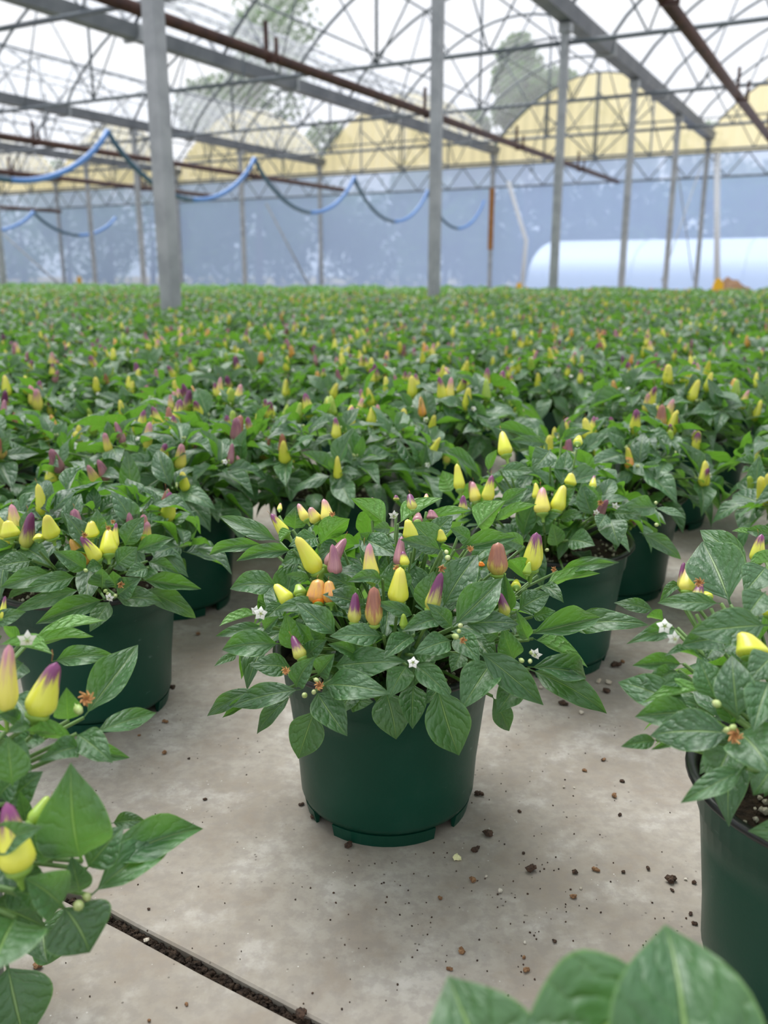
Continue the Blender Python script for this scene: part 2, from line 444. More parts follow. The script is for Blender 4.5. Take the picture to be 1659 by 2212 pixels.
for b in range(0, 6):          # bay b lies between gutter b and b+1
    l0 = ROW1 + BAY * (b - 1)
    where = {0: 'over the bay at the right edge', 1: 'over the bay between the two right gutters', 2: 'over the second bay from the right'}.get(b, 'over a far left bay')
    for k in range(-1, 6):
        g = COL0 + STEP * k - (.12 if k == 5 else 0)
        tr = thing('roof_truss', 'arched roof truss %s, %s from the end wall' % (where if b < 3 else 'over the %s bay from the right' % ('', '', '', 'third', 'fourth', 'fifth')[b], ORD[5 - k]), 'truss', GL(g, l0, 0), 'roof trusses ' + where, rz=RZ_BAY)
        put('arch_bow', TM['arch_bow'], tr); put('bottom_chord', TM['bottom_chord'], tr)
        put('king_post', TM['king'], tr)
        for w in TM['webs']: put('web', w, tr)
        if k < 5:
            for q in (1,):
                bw = put('roof_bow', TM['arch_bow'], loc=GL(g + STEP * q / 2, l0, 0)); bw.rotation_euler = (0, 0, RZ_BAY)
                tag(bw, 'slender roof bow %s, %s from the end wall' % (where if b < 3 else 'over the %s bay from the right' % ('', '', '', 'third', 'fourth', 'fifth')[b], ORD[4 - k]), 'roof bow', 'roof bows ' + where)
# purlins along the bays
for b in range(0, 6):
    l0 = ROW1 + BAY * (b - 1)
    for t in (.12, .30, .5, .70, .88):
        x, z = arch_pt(t)
        p = put('purlin', MB().tube([GL(-3, l0 + x, z + .015), GL(WALL_G, l0 + x, z + .015)], .018, 5).mesh('purlin', M['frame'], True))
        tag(p, {.12: 'lowest right', .30: 'upper right', .5: 'ridge', .70: 'upper left', .88: 'lowest left'}[t] + ' grey purlin along the roof of ' + {0: 'the rightmost bay', 1: 'the bay between the right gutters', 2: 'the second bay'}.get(b, 'the far left bays'), 'purlin', 'roof purlins')
# roof sheets
ceil = put('ceiling', None); tag(ceil, 'clear arched roof sheets of the greenhouse', kind='structure')
n = 24
for b in range(0, 6):
    l0 = ROW1 + BAY * (b - 1)
    for k in range(-2, 6):
        g0 = COL0 + STEP * (k - 1) + (0 if k > -2 else 0); g1 = g0 + STEP
        if k == 5: g1 = WALL_G - .02
        if g1 - g0 < .05: continue
        vs, fs = [], []
        for i in range(n + 1):
            x, z = arch_pt(i / n); z += .045
            vs += [GL(g0 + .01, l0 + x, z), GL(g1 - .01, l0 + x, z)]
        fs = [(2 * i, 2 * i + 1, 2 * i + 3, 2 * i + 2) for i in range(n)]
        put('roof_sheet', make_mesh('roof_sheet', vs, fs, smooth=True, mats=[M['roof']]), ceil)
# end wall
wall = put('wall_back', None); tag(wall, 'hazy film end wall with cream arched gables', kind='structure')
BAND0, BAND1 = 2.58, 3.10
for b in range(-1, 8):
    l0 = ROW1 + BAY * (b - 1)
    for h in range(2):
        a0, a1 = l0 + BAY * h / 2, l0 + BAY * (h + 1) / 2
        put('film_sheet', MB().add([GL(WALL_G + .06, a0, 0), GL(WALL_G + .06, a1, 0), GL(WALL_G + .06, a1, BAND0), GL(WALL_G + .06, a0, BAND0)], [(0, 1, 2, 3)]).mesh('film_sheet', M['wallfilm']), wall)
    put('pale_band', MB().add([GL(WALL_G + .06, l0, BAND0), GL(WALL_G + .06, l0 + BAY, BAND0), GL(WALL_G + .06, l0 + BAY, BAND1), GL(WALL_G + .06, l0, BAND1)], [(0, 1, 2, 3)]).mesh('pale_band', M['band']), wall)
    nsh = 4
    for s in range(nsh):                       # cream sheets of the gable, slightly corrugated
        vs, fs = [], []; m = 18
        for i in range(m + 1):
            t = (s + i / m * .995) / nsh
            x, z = arch_pt(t); off = .008 * math.sin(i * math.pi / 1.0 * .5 * 2)
            vs += [GL(WALL_G + .06 + off, l0 + x, BAND1), GL(WALL_G + .06 + off, l0 + x, z + .05)]
        fs = [(2 * i, 2 * i + 2, 2 * i + 3, 2 * i + 1) for i in range(m)]
        put('gable_sheet', make_mesh('gable_sheet', vs, fs, mats=[M['gable']]), wall)
    # lattice girder below the gable
    y = WALL_G - .03
    for z in (BAND0, BAND1):
        put('girder_chord', MB().tube([GL(y, l0, z), GL(y, l0 + BAY, z)], .026, 6).mesh('girder_chord', M['frame']), wall)
    nz = 12
    pts = [GL(y, l0 + BAY * i / nz, BAND0 if i % 2 else BAND1) for i in range(nz + 1)]
    for i in range(nz):
        put('girder_web', MB().tube([pts[i], pts[i + 1]], .016, 5).mesh('girder_web', M['frame']), wall)
    put('wall_rail', MB().tube([GL(y, l0, BAND1 + .75), GL(y, l0 + BAY, BAND1 + .75)], .02, 5).mesh('wall_rail', M['frame']), wall)
    for t in (.25, .5, .75):
        x, z = arch_pt(t)
        put('gable_stud', MB().tube([GL(y, l0 + x, BAND1), GL(y, l0 + x, z)], .022, 5).mesh('gable_stud', M['frame']), wall)
    for (t0, z0, t1, z1) in ((.25, BAND1, .5, BAND1 + 1.5), (.75, BAND1, .5, BAND1 + 1.5), (.25, BAND1 + 1.1, .5, BAND1), (.75, BAND1 + 1.1, .5, BAND1)):
        put('gable_brace', MB().tube([GL(y, l0 + BAY * t0, z0), GL(y, l0 + BAY * t1, z1)], .018, 5).mesh('gable_brace', M['frame']), wall)
# braces and posts near the wall
def strut(name, p, q, r, m, label, cat, grp=None):
    return tag(put(name, MB().tube([p, q], r, 6).mesh(name, m, True)), label, cat, grp)
def wall_pt(px, py, dg=0.0):
    d = ray(px, py); G = WALL_G - .12 - dg
    return CAMV + d * (G / d.dot(GD))
strut('wall_brace', wall_pt(575, 440), wall_pt(672, 625), .028, M['galv'], 'slanting grey brace leaning on the wall left of centre', 'brace')
strut('wall_brace', wall_pt(0, 500), wall_pt(140, 625), .03, M['galv'], 'slanting grey brace at the far left of the wall', 'brace')
g5 = COL0 + STEP * 4
strut('cross_brace', GL(g5, ROW1 + .075, 3.0), GL(g5 + STEP, ROW1 + .075, .3), .012, M['galv'], 'thin cross brace falling towards the end column', 'brace')
strut('cross_brace', GL(g5, ROW1 + .075, .3), GL(g5 + STEP, ROW1 + .075, 3.0), .012, M['galv'], 'thin cross brace rising towards the end column', 'brace')
dp = put('downspout', MB().tube([wall_pt(1098, 392), wall_pt(1137, 520), wall_pt(1126, 640)], .055, 8).mesh('downspout', M['white_pipe'], True))
tag(dp, 'bent white downpipe on the wall left of the hoop house', 'pipe')
strut('white_post', wall_pt(1549, 330), wall_pt(1549, 640), .07, M['white_pipe'], 'pale upright post in the wall at the right', 'post')
bq = GL(COL0 + STEP * 5 - .10, ROW1 + BAY - .03, 0)
bd = put('wooden_board', MB().box(bq + Vector((0, 0, 1.80)), .05, .13, 1.5, GD, LD).mesh('wooden_board', M['board']))
tag(bd, 'narrow orange-brown board strapped to the end column of the second gutter', 'board')

# heating pipes with hangers
def pipe(l, g0, g1, z, r, label, hangers, brk='hanger'):
    t = thing('heating_pipe', label, 'pipe', GL(g0, l, z), 'overhead pipes', rz=-AZ)
    put('tube', MB().tube([(0, 0, 0), (0, g1 - g0, 0)], r, 8).mesh('tube', M['pipe'], True), t)
    hm = MB().box((0, 0, .16), .035, .035, .30).box((.06, 0, -.06), .15, .03, .03).box((.12, 0, .04), .03, .03, .22).mesh(brk, M['pipe'])
    for g in hangers: put(brk, hm, t, loc=(0, g - g0, 0))
pipe(5.57, 2.0, 22.2, 2.55, .055, 'long rusty brown pipe slanting across the top middle', [4.3, 7.95, 11.6, 15.2, 18.9])
pipe(1.70, 3.0, 20.0, 2.55, .055, 'rusty brown pipe hanging at the top right corner', [7.8, 12.3, 16.0])
pipe(12.4, 6.5, 21.0, 2.55, .055, 'rusty brown pipe on the left, crossing behind the nearest column', [11, 14, 17])
pipe(16.6, 9.0, 21.0, 2.55, .055, 'lower rusty brown pipe at the far left', [14, 18])
pipe(20.6, 15.0, 19.0, 2.15, .045, 'short dark pipe at the far left above a hanging hose', [16])
# looping hoses
def hose(l, peaks, z, sag, r, label, grp='looping hoses'):
    t = thing('hanging_hose', label, 'hose', GL(peaks[0], l, z), grp, rz=-AZ)
    for i in range(len(peaks) - 1):
        a, b = peaks[i] - peaks[0], peaks[i + 1] - peaks[0]; m = (a + b) / 2
        P = []
        for k in range(25):
            u = k / 24; P.append(Vector((0, a + (b - a) * u, -sag * (1 - (2 * u - 1) ** 2) ** .85)))
        put('hose_loop_dark', MB().tube(P[:13], r, 7).mesh('hose_loop_dark', M['hose_dark'], True), t)
        put('hose_loop', MB().tube(P[12:], r, 7).mesh('hose_loop', M['hose'], True), t)
hose(8.75, [5.8, 8.95, 12.07, 15.2, 18.4, 21.7], 2.2, .72, .035, 'blue hose hanging in loops across the left half')
hose(20.0, [14.5, 17.5, 20.5], 2.05, .55, .045, 'blue hose loop hanging at the far left of the wall')
# small hooks hanging from the bays
for i, (g, l) in enumerate(((9.5, 7.0), (10.5, 11.5), (12.0, 8.2), (20.5, 6.5), (20.8, 7.2), (20.6, 8.0))):
    t = put('wire_hook', MB().tube([GL(g, l, 3.12), GL(g, l, 2.75), GL(g, l + .04, 2.70), GL(g, l + .08, 2.78)], .012, 5).mesh('wire_hook', M['frame']))
    tag(t, 'small wire hook hanging from a roof truss', 'hook', 'hanging hooks')

# ------------------------------------------------------------------ outside: hoop house, trees, soil heap, yellow markers
hh = thing('hoop_house', 'long white film hoop house standing outside behind the end wall', 'greenhouse', GL(28.0, 8.7, 0), rz=-AZ)
vs, fs = [], []
HW, HHt, HL = 3.0, 1.42, 26.0
m = 20
for x in (0, HL):
    for i in range(m + 1):
        a = math.pi * i / m
        vs.append((x, -HW * math.cos(a), HHt * math.sin(a) ** .8))
fs = [(i, i + 1, m + 2 + i, m + 1 + i) for i in range(m)]
put('cover', make_mesh('cover', vs, fs, smooth=True, mats=[M['white_film']]), hh)
for x in (0, HL):
    b = MB(); b.add([(x, -HW * math.cos(math.pi * i / m), HHt * math.sin(math.pi * i / m) ** .8) for i in range(m + 1)], [tuple(range(m + 1))])
    put('end_panel', b.mesh('end_panel', M['white_film']), hh)
for k in range(1, 9):
    put('hoop', MB().tube([(HL * k / 9, -HW * 1.005 * math.cos(math.pi * i / m), HHt * 1.005 * math.sin(math.pi * i / m) ** .8) for i in range(m + 1)], .02, 5).mesh('hoop', M['white_pipe']), hh)
rt = random.Random(11)
def tree(g, l, h, w, label, n=2600):
    t = thing('tree', label, 'tree', GL(g, l, -.08), 'trees outside the end wall')
    rs = np.random.RandomState(int(g * 100 + l * 7) % 9999)
    trunk = MB().tube([(0, 0, 0), (.1, .05, h * .3), (.05, -.1, h * .75)], .16, 7, .06)
    for k in range(5):
        a = k * 1.3; trunk.tube([(.08, 0, h * (.3 + .07 * k)), (math.cos(a) * w * .3, math.sin(a) * w * .3, h * (.5 + .07 * k))], .06, 5, .02)
    put('trunk', trunk.mesh('trunk', M['bark']), t)
    cl = [(rs.normal(0, w * .26), rs.normal(0, w * .26), h * rs.uniform(.08, .92), w * rs.uniform(.14, .27)) for _ in range(16)]
    P = np.zeros((n, 3))
    for i in range(n):
        c = cl[i % 16]; d = rs.normal(size=3); d /= np.linalg.norm(d)
        P[i] = np.array(c[:3]) + d * c[3] * rs.uniform(.55, 1.05)
    s = rs.uniform(.10, .20, n)
    A = rs.normal(size=(n, 3)); A /= np.linalg.norm(A, axis=1)[:, None]
    B = np.cross(A, rs.normal(size=(n, 3))); B /= np.linalg.norm(B, axis=1)[:, None]
    V = np.stack([P - A * s[:, None], P + B * s[:, None] * .5, P + A * s[:, None], P - B * s[:, None] * .5], 1).reshape(-1, 3)
    F = [(4 * i, 4 * i + 1, 4 * i + 2, 4 * i + 3) for i in range(n)]
    cr = put('crown', make_mesh('crown', V, F, mats=[M['tree']]), t); cr['kind'] = 'stuff'
def out_spot(px, dist):
    d = ray(px, 592); d.z = 0; d.normalize(); p = d * dist
    return p.dot(GD), p.dot(LD)
for (px, dist, h, w, lab) in ((560, 37, 12.6, 6.6, 'tall green tree showing through the roof at the top middle'), (1125, 37, 9.6, 4.6, 'tall dark green tree rising behind the cream gable'),
                         (1010, 39, 7.4, 3.6, 'thin-leaved tree left of the tall tree behind the gable')):
    g, l = out_spot(px, dist); tree(g, l, h, w, lab, 9000)
for i, px in enumerate((-330, -190, -60, 50, 150, 240, 330, 420, 500, 600, 690, 780, 870, 960, 1060, 1160, 1250, 1340, 1430, 1520, 1620, 1720, 1850)):
    g, l = out_spot(px, 40)
    k = (35.5 + rt.uniform(0, 3.0)) / g; g, l = g * k, l * k
    tree(g, l, rt.uniform(4.6, 5.6), rt.uniform(4.4, 5.2), 'dim bushy tree blurred behind the blue wall film', 2600)
# soil heap and yellow markers
hp = on_plane(1575, 640, 0.0)
hp = CAMV + ray(1578, 612) * ((WALL_G - 1.6) / ray(1578, 612).dot(GD)); hp.z = 0
vs, fs = [], []
nr, na = 7, 20
for i in range(nr + 1):
    for k in range(na):
        a = 2 * math.pi * k / na; r = i / nr
        p = Vector((math.cos(a) * r * .55, math.sin(a) * r * .45, 0))
        p.z = .34 * (1 - r ** 1.6) * (1 + .5 * noise.noise(p * 5 + Vector((3, 1, 0)))) + (.0 if i < nr else -.02)
        vs.append(hp + p)
fs = [(i * na + k, (i + 1) * na + k, (i + 1) * na + (k + 1) % na, i * na + (k + 1) % na) for i in range(nr) for k in range(na)]
tag(put('soil_heap', make_mesh('soil_heap', vs, fs, smooth=True, mats=[M['mound']])), 'low heap of brown soil by the wall at the right edge', 'soil heap')
def marker(px, py_top, dist_back, label, h):
    d = ray(px, py_top); s = (WALL_G - dist_back) / d.dot(GD); top = CAMV + d * s
    t = thing('yellow_marker', label, 'marker', (top.x, top.y, 0), 'yellow markers')
    put('stake', MB().tube([(0, 0, 0), (0, 0, top.z)], .012, 6).mesh('stake', M['yellow_mark']), t)
    vs = [(-.07, -.01, top.z - h), (.07, -.01, top.z - h), (.075, -.01, top.z - h * .3), (.02, -.01, top.z), (-.02, -.01, top.z), (-.06, -.01, top.z - h * .3)]
    vs += [(x, .01, z) for x, _, z in vs]
    fs = [(0, 1, 2, 3, 4, 5), (11, 10, 9, 8, 7, 6)] + [(k, 6 + k, 6 + (k + 1) % 6, (k + 1) % 6) for k in range(6)]
    put('card', make_mesh('card', vs, fs, mats=[M['yellow_mark']]), t)
marker(1552, 601, 9.5, 'bright yellow marker in front of the soil heap', .25)
marker(1121, 610, 1.5, 'small yellow marker at the foot of the white downpipe', .25)
marker(170, 596, 1.0, 'small yellow marker at the far left wall', .25)

# ------------------------------------------------------------------ pepper plants: shared meshes
def leaf_prof(t):
    return (t ** .65) * ((1 - t) ** 1.1) / .316
def leaf_arrays(nu, nv, camber=.06, fold=.10, wav=.02, bend=0.0, tipdrop=0.0, quilt=.0, ph=0.0):
    V, UV = [], []
    for i in range(nu + 1):
        u = i / nu
        t = max(0.0, (u - .11) / .89)
        hw = max(.5 * min(1.0, leaf_prof(t)), .022 * (1 if u < .2 else 0), .0015)
        for j in range(nv + 1):
            v = -1 + 2 * j / nv
            z = camber * 4 * u * (1 - u) + fold * abs(v) * hw - tipdrop * max(0, u - .6) ** 2 * 3
            z += wav * math.sin(9 * u + ph + (1.7 if v > 0 else 0)) * v * v * (hw * 2)
            z += quilt * math.sin(2 * math.pi * (8 * u - 1.7 * abs(v))) * abs(v) * (1.2 - abs(v)) * 2 * hw
            V.append((u, v * hw + bend * 4 * u * (1 - u), z)); UV.append((u, .5 + v / 2))
    F = [(i * (nv + 1) + j, (i + 1) * (nv + 1) + j, (i + 1) * (nv + 1) + j + 1, i * (nv + 1) + j + 1) for i in range(nu) for j in range(nv)]
    return np.array(V), F, np.array(UV)
LEAF_SHAPES = [dict(camber=.05, fold=.10, wav=.03, ph=0), dict(camber=.09, fold=.22, wav=.04, bend=.03, ph=1), dict(camber=.03, fold=.34, wav=.05, bend=-.03, ph=2),
               dict(camber=.12, fold=.06, wav=.05, ph=3, tipdrop=.1), dict(camber=.07, fold=.18, wav=.06, bend=.05, ph=4, tipdrop=.15), dict(camber=.02, fold=.5, wav=.04, bend=.02, ph=5),
               dict(camber=.14, fold=-.10, wav=.05, bend=-.04, ph=6), dict(camber=.10, fold=.28, wav=.07, bend=-.02, ph=7, tipdrop=.2)]
LEAF_HI, LEAF_LO, LEAF_ARR, LEAF_TINY = [], [], [], []
for sh in LEAF_SHAPES:
    v, f, uv = leaf_arrays(14, 8, quilt=.012, **sh); LEAF_HI.append(make_mesh('leaf', v, f, uv, True, [M['leaf']]))
    v, f, uv = leaf_arrays(7, 4, **sh); LEAF_LO.append(make_mesh('leaf', v, f, uv, True, [M['leaf']]))
    LEAF_ARR.append(leaf_arrays(6, 2, **sh)); LEAF_TINY.append(leaf_arrays(3, 2, **sh))
def pepper_arrays(nr, na, bend=.1, blunt=.0, lobes=0.0, fat=.30):
    V, UV = [], []
    for i in range(nr + 1):
        u = i / nr
        if u < fat: r = .5 * math.sin(math.pi / 2 * min(1, (u / fat)) ** .6 + .0) if u > 0 else .18
        else:
            s = (u - fat) / (1 - fat); r = .5 * (1 - (.66 - blunt * .25) * s ** 1.12) * math.sqrt(max(0.0, 1 - max(0.0, (s - .78) / .22) ** 2))
            r = max(r, 0.0)
        if u == 0: r = .20
        for k in range(na + 1):
            a = 2 * math.pi * k / na
            rr = r * (1 + lobes * math.cos(3 * a))
            V.append((rr * math.cos(a) + bend * u * u, rr * math.sin(a), u)); UV.append((u, k / na))
    F = [(i * (na + 1) + k, i * (na + 1) + k + 1, (i + 1) * (na + 1) + k + 1, (i + 1) * (na + 1) + k) for i in range(nr) for k in range(na)]
    return np.array(V), F, np.array(UV)
PEP_SHAPES = [dict(bend=.12, blunt=.1, lobes=.03, fat=.28), dict(bend=-.25, blunt=0, lobes=.05, fat=.25), dict(bend=.05, blunt=.5, lobes=.04, fat=.34), dict(bend=.3, blunt=-.2, lobes=.04, fat=.22)]
PEP = {}
def pepper_mesh(kind, shape):
    if (kind, shape) not in PEP:
        v, f, uv = pepper_arrays(14, 16, **PEP_SHAPES[shape]); PEP[kind, shape] = make_mesh('pepper', v, f, uv, True, [M[kind]])
    return PEP[kind, shape]
PEP_LO = {}
def pepper_mesh_lo(kind, shape):
    if (kind, shape) not in PEP_LO:
        v, f, uv = pepper_arrays(6, 7, **PEP_SHAPES[shape]); PEP_LO[kind, shape] = make_mesh('pepper', v, f, uv, True, [M[kind]])
    return PEP_LO[kind, shape]
cx = MB().lathe([(.09, -.28), (.10, -.14), (.20, -.07), (.36, -.01), (.40, .05), (.30, .055), (.05, .02)], 10)
CALYX = cx.mesh('calyx', M['calyx'], True)
STYLE = MB().tube([(0, 0, .97), (.02, .01, 1.08), (.10, .03, 1.16)], .012, 4).mesh('style', M['dry'])
tuft = MB()
for k in range(9):
    a = k * 2.4; tuft.tube([(0, 0, 0), (.3 * math.cos(a), .3 * math.sin(a), .4), (.55 * math.cos(a + .5), .55 * math.sin(a + .5), .6 + .3 * math.sin(k * 3))], .14, 4, .05)
TUFT = tuft.mesh('dried_flower', M['dry'])
fl = MB()
for k in range(5):
    a = k * math.pi * .4; X = Vector((math.cos(a), math.sin(a), 0)); Y = Vector((-X.y, X.x, 0))
    pts = [X * .1, X * .5 + Y * .36 + Vector((0, 0, .02)), X * 1.0 + Vector((0, 0, -.30)), X * .5 - Y * .36 + Vector((0, 0, .02)), X * .5 + Vector((0, 0, .10))]
    fl.add(pts, [(0, 3, 4), (0, 4, 1), (1, 4, 2), (4, 3, 2)])
FLOWER = fl.mesh('flower', M['petal'], True)
fc = MB()
for k in range(6):
    a = k * math.pi / 3 + .3; fc.tube([(0, 0, .05), (.16 * math.cos(a), .16 * math.sin(a), .30), (.2 * math.cos(a), .2 * math.sin(a), .45)], .05, 5)
FLOWER_C = fc.mesh('stamens', M['bud'])
bu = MB().lathe([(.02, -1.6), (.12, -.9), (.16, -.8), (.42, -.55), (.5, -.1), (.42, .35), (.2, .6), (.02, .66)], 9)
BUD = bu.mesh('bud', M['bud'], True)
# pot
POT_BODY = MB().lathe([(.0005, .0115), (.0715, .0115), (.0755, .0135), (.0775, .019), (.0795, .05), (.0850, .10), (.0880, .1225), (.0896, .1235), (.0915, .145), (.0935, .1475)], 56).mesh('pot', M['pot'], True)
POT_RIM = MB().lathe([(.0930, .1462), (.0975, .1468), (.0990, .1490), (.0982, .1515), (.0955, .1522), (.0925, .1512), (.0905, .146), (.0885, .128)], 56).mesh('rim', M['rim'], True)
fa = MB(); a0, a1, ns = -.62, .62, 10; vs, fs = [], []
for i in range(ns + 1):
    a = a0 + (a1 - a0) * i / ns
    for r, z in ((.0705, 0), (.0730, 0), (.0755, .0120), (.0690, .0120)): vs.append((r * math.cos(a), r * math.sin(a), z))
fs = [(4 * i + k, 4 * i + (k + 1) % 4, 4 * i + 4 + (k + 1) % 4, 4 * i + 4 + k) for i in range(ns) for k in range(4)] + [(3, 2, 1, 0), (4 * ns, 4 * ns + 1, 4 * ns + 2, 4 * ns + 3)]
POT_FOOT = fa.add(vs, fs).mesh('foot', M['pot'], False)
POT_LOW = MB().lathe([(.0005, .001), (.0745, .001), (.0765, .012), (.0795, .05), (.0850, .10), (.0896, .1235), (.0925, .1475)], 20).mesh('pot', M['pot'], True)
rs0 = random.Random(3)
sv, sf = [], []; nr, na = 9, 30
for i in range(nr + 1):
    for k in range(na):
        a = 2 * math.pi * k / na; r = .0895 * i / nr
        sv.append((r * math.cos(a), r * math.sin(a), .133 + rs0.uniform(-.0025, .0035)))
sf = [(i * na + k, (i + 1) * na + k, (i + 1) * na + (k + 1) % na, i * na + (k + 1) % na) for i in range(nr) for k in range(na)]
SOIL = make_mesh('soil', sv, sf, smooth=False, mats=[M['soil']])
def blob(c, r, rng, n=5):
    vs, fs = [], []; phi = (1 + 5 ** .5) / 2
    ico = [(-1, phi, 0), (1, phi, 0), (-1, -phi, 0), (1, -phi, 0), (0, -1, phi), (0, 1, phi), (0, -1, -phi), (0, 1, -phi), (phi, 0, -1), (phi, 0, 1), (-phi, 0, -1), (-phi, 0, 1)]
    fs = [(0, 11, 5), (0, 5, 1), (0, 1, 7), (0, 7, 10), (0, 10, 11), (1, 5, 9), (5, 11, 4), (11, 10, 2), (10, 7, 6), (7, 1, 8), (3, 9, 4), (3, 4, 2), (3, 2, 6), (3, 6, 8), (3, 8, 9), (4, 9, 5), (2, 4, 11), (6, 2, 10), (8, 6, 7), (9, 8, 1)]
    q = Matrix.Rotation(rng.uniform(0, 6), 3, Vector((rng.random(), rng.random(), rng.random() + .1)).normalized())
    vs = [Vector(c) + q @ (Vector(v) * (r / 1.9 * rng.uniform(.65, 1.25))) for v in ico]
    return vs, fs
pl = MB()
for k in range(150):
    a, r = rs0.uniform(0, 6.28), .086 * math.sqrt(rs0.random())
    pl.add(*blob((r * math.cos(a), r * math.sin(a), .136), rs0.uniform(.0009, .0028), rs0))
PERLITE = pl.mesh('perlite', M['perlite'])

def basis(X, N, L, W):
    X = X.normalized(); Z = (N - X * N.dot(X))
    if Z.length < 1e-4: Z = X.orthogonal()
    Z.normalize(); Y = Z.cross(X)
    return X * L, Y * W, Z * L
def leaf_mtx(base, X, N, L, W):
    a, b, c = basis(X, N, L, W)
    return Matrix(((a.x, b.x, c.x, base.x), (a.y, b.y, c.y, base.y), (a.z, b.z, c.z, base.z), (0, 0, 0, 1)))
def pep_mtx(base, tip, w, spin=0.0):
    Z = tip - base; L = Z.length; Z.normalize(); X = Z.orthogonal().normalized(); X = Matrix.Rotation(spin, 3, Z) @ X; Y = Z.cross(X)
    return Matrix(((X.x * w, Y.x * w, Z.x * L, base.x), (X.y * w, Y.y * w, Z.y * L, base.y), (X.z * w, Y.z * w, Z.z * L, base.z), (0, 0, 0, 1)))

KINDS = ['ye'] * 7 + ['yp'] * 4 + ['yk'] * 4 + ['mv'] * 2 + ['br', 'or', 'pu', 'gr']
UP = Vector((0, 0, 1))
def layout(rng, spread=1.0, fruit=1.0, dense=1.0, fill=False, front=True):
    """leaves, peppers, flowers and stems of one plant, in its own frame (z up from the floor)"""
    leaves, peps, flowers, buds, stems = [], [], [], [], []
    nt = int(19 * dense); off = rng.uniform(0, 6.28)
    for i in range(nt):
        t = math.sqrt((i + .5) / nt); a = i * 2.39996 + off + rng.uniform(-.2, .2)
        r = .128 * t * spread * rng.uniform(.9, 1.08)
        z = .148 + .098 * math.sqrt(max(0, 1 - (t * .93) ** 2)) * rng.uniform(.88, 1.12)
        if fill: r *= .88; z -= .013
        p = Vector((r * math.cos(a), r * math.sin(a), z))
        out = Vector((math.cos(a), math.sin(a), 0))
        n = (UP * (1.25 - t * .75) + out * (.15 + .75 * t)).normalized()
        stems.append((Vector((r * .12 * math.cos(a), r * .12 * math.sin(a), .13)), p * .55 + Vector((0, 0, z * .38)), p))
        nl = rng.randint(6, 8); o2 = rng.uniform(0, 6.28)
        X0 = n.orthogonal().normalized(); Y0 = n.cross(X0)
        for k in range(nl):
            b = o2 + k * 2.39996
            el = rng.uniform(-.35, .45) if k < 5 else rng.uniform(.5, 1.0)
            d = (X0 * math.cos(b) + Y0 * math.sin(b)) * math.cos(el) + n * math.sin(el)
            outw = max(0, d.dot(out))
            if d.z < -.35: d.z = -.35 + .4 * (d.z + .35); d.normalize()
            L = (rng.uniform(.040, .062) + .022 * outw * t) if k < 5 else rng.uniform(.022, .036)
            N = (n * .7 + UP * .6 + Vector((rng.uniform(-.35, .35), rng.uniform(-.35, .35), 0)))
            leaves.append((p + d * .004 - n * rng.uniform(0, .012), d, N, L, L * rng.uniform(.40, .50), rng.randrange(8)))
        npk = rng.choice([0, 1, 1, 2]) if rng.random() < fruit else 0
        if rng.random() < .12 * fruit: npk = 3
        for k in range(npk):
            b = rng.uniform(0, 6.28); q = p + (X0 * math.cos(b) + Y0 * math.sin(b)) * rng.uniform(.008, .016) - n * .006
            dr = (UP + n * .3 + Vector((rng.uniform(-.3, .3), rng.uniform(-.3, .3), 0))).normalized()
            L = rng.uniform(.026, .040); peps.append((q, q + dr * L, L * rng.uniform(.36, .50), rng.choice(KINDS), rng.randrange(4)))
        if rng.random() < .35: flowers.append((p + n * .008, (n + out * .4 + Vector((rng.uniform(-.5, .5), rng.uniform(-.5, .5), 0))).normalized(), rng.uniform(.007, .010)))
        for k in range(rng.choice([0, 1, 2, 3])):
            buds.append((p + n * .006 + Vector((rng.uniform(-.006, .006), rng.uniform(-.006, .006), .002)), rng.uniform(.0032, .0048)))
    ns = int(30 * dense)
    for k in range(ns):                       # skirt of big leaves over the rim
        a = k * 2 * math.pi / ns + rng.uniform(-.2, .2); out = Vector((math.cos(a), math.sin(a), 0))
        r = rng.uniform(.065, .108) * min(spread, 1.08); z = rng.uniform(.146, .190)
        d = (out + Vector((rng.uniform(-.4, .4), rng.uniform(-.4, .4), rng.uniform(-.95, .10)))).normalized()
        L = rng.uniform(.055, .082) * (.8 if fill else 1)
        if not front and out.y < .25: continue
        leaves.append((out * r + Vector((0, 0, z)), d, UP * .8 + out * .6, L, L * rng.uniform(.38, .48), rng.randrange(8)))
    for k in range(int(18 * dense)):          # inner leaves
        a = rng.uniform(0, 6.28); out = Vector((math.cos(a), math.sin(a), 0)); r = rng.uniform(.02, .08)
        d = (out + UP * rng.uniform(-.2, .7)).normalized(); L = rng.uniform(.045, .07)
        leaves.append((out * r + Vector((0, 0, rng.uniform(.145, .20))), d, UP + out * .3, L, L * .45, rng.randrange(8)))
    return leaves, peps, flowers, buds, stems

def add_pepper(parent, base, tip, w, kind, shape, rng, hi=True):
    me = (pepper_mesh if hi else pepper_mesh_lo)(kind, shape)
    o = put('pepper', me, parent, pep_mtx(base, tip, w, rng.uniform(0, 6.28)))
    if hi:
        put('calyx', CALYX, o)
        q = rng.random()
        if q < .45: put('style', STYLE, o)
    return o
def add_flower(parent, p, n, r):
    a, b, c = basis(n.orthogonal(), n, r, r)
    r *= .5; a, b, c = basis(n.orthogonal(), n, r, r)
    o = put('flower', FLOWER, parent, Matrix(((a.x, b.x, c.x, p.x), (a.y, b.y, c.y, p.y), (a.z, b.z, c.z, p.z), (0, 0, 0, 1))))
    put('stamens', FLOWER_C, o)
def add_bud(parent, p, r, n=UP):
    r *= .72
    put('bud', BUD, parent, pep_mtx(p, p + n.normalized() * r, r))
def add_dry(parent, p, r, n=UP):
    put('dried_flower', TUFT, parent, pep_mtx(p, p + n.normalized() * r, r))
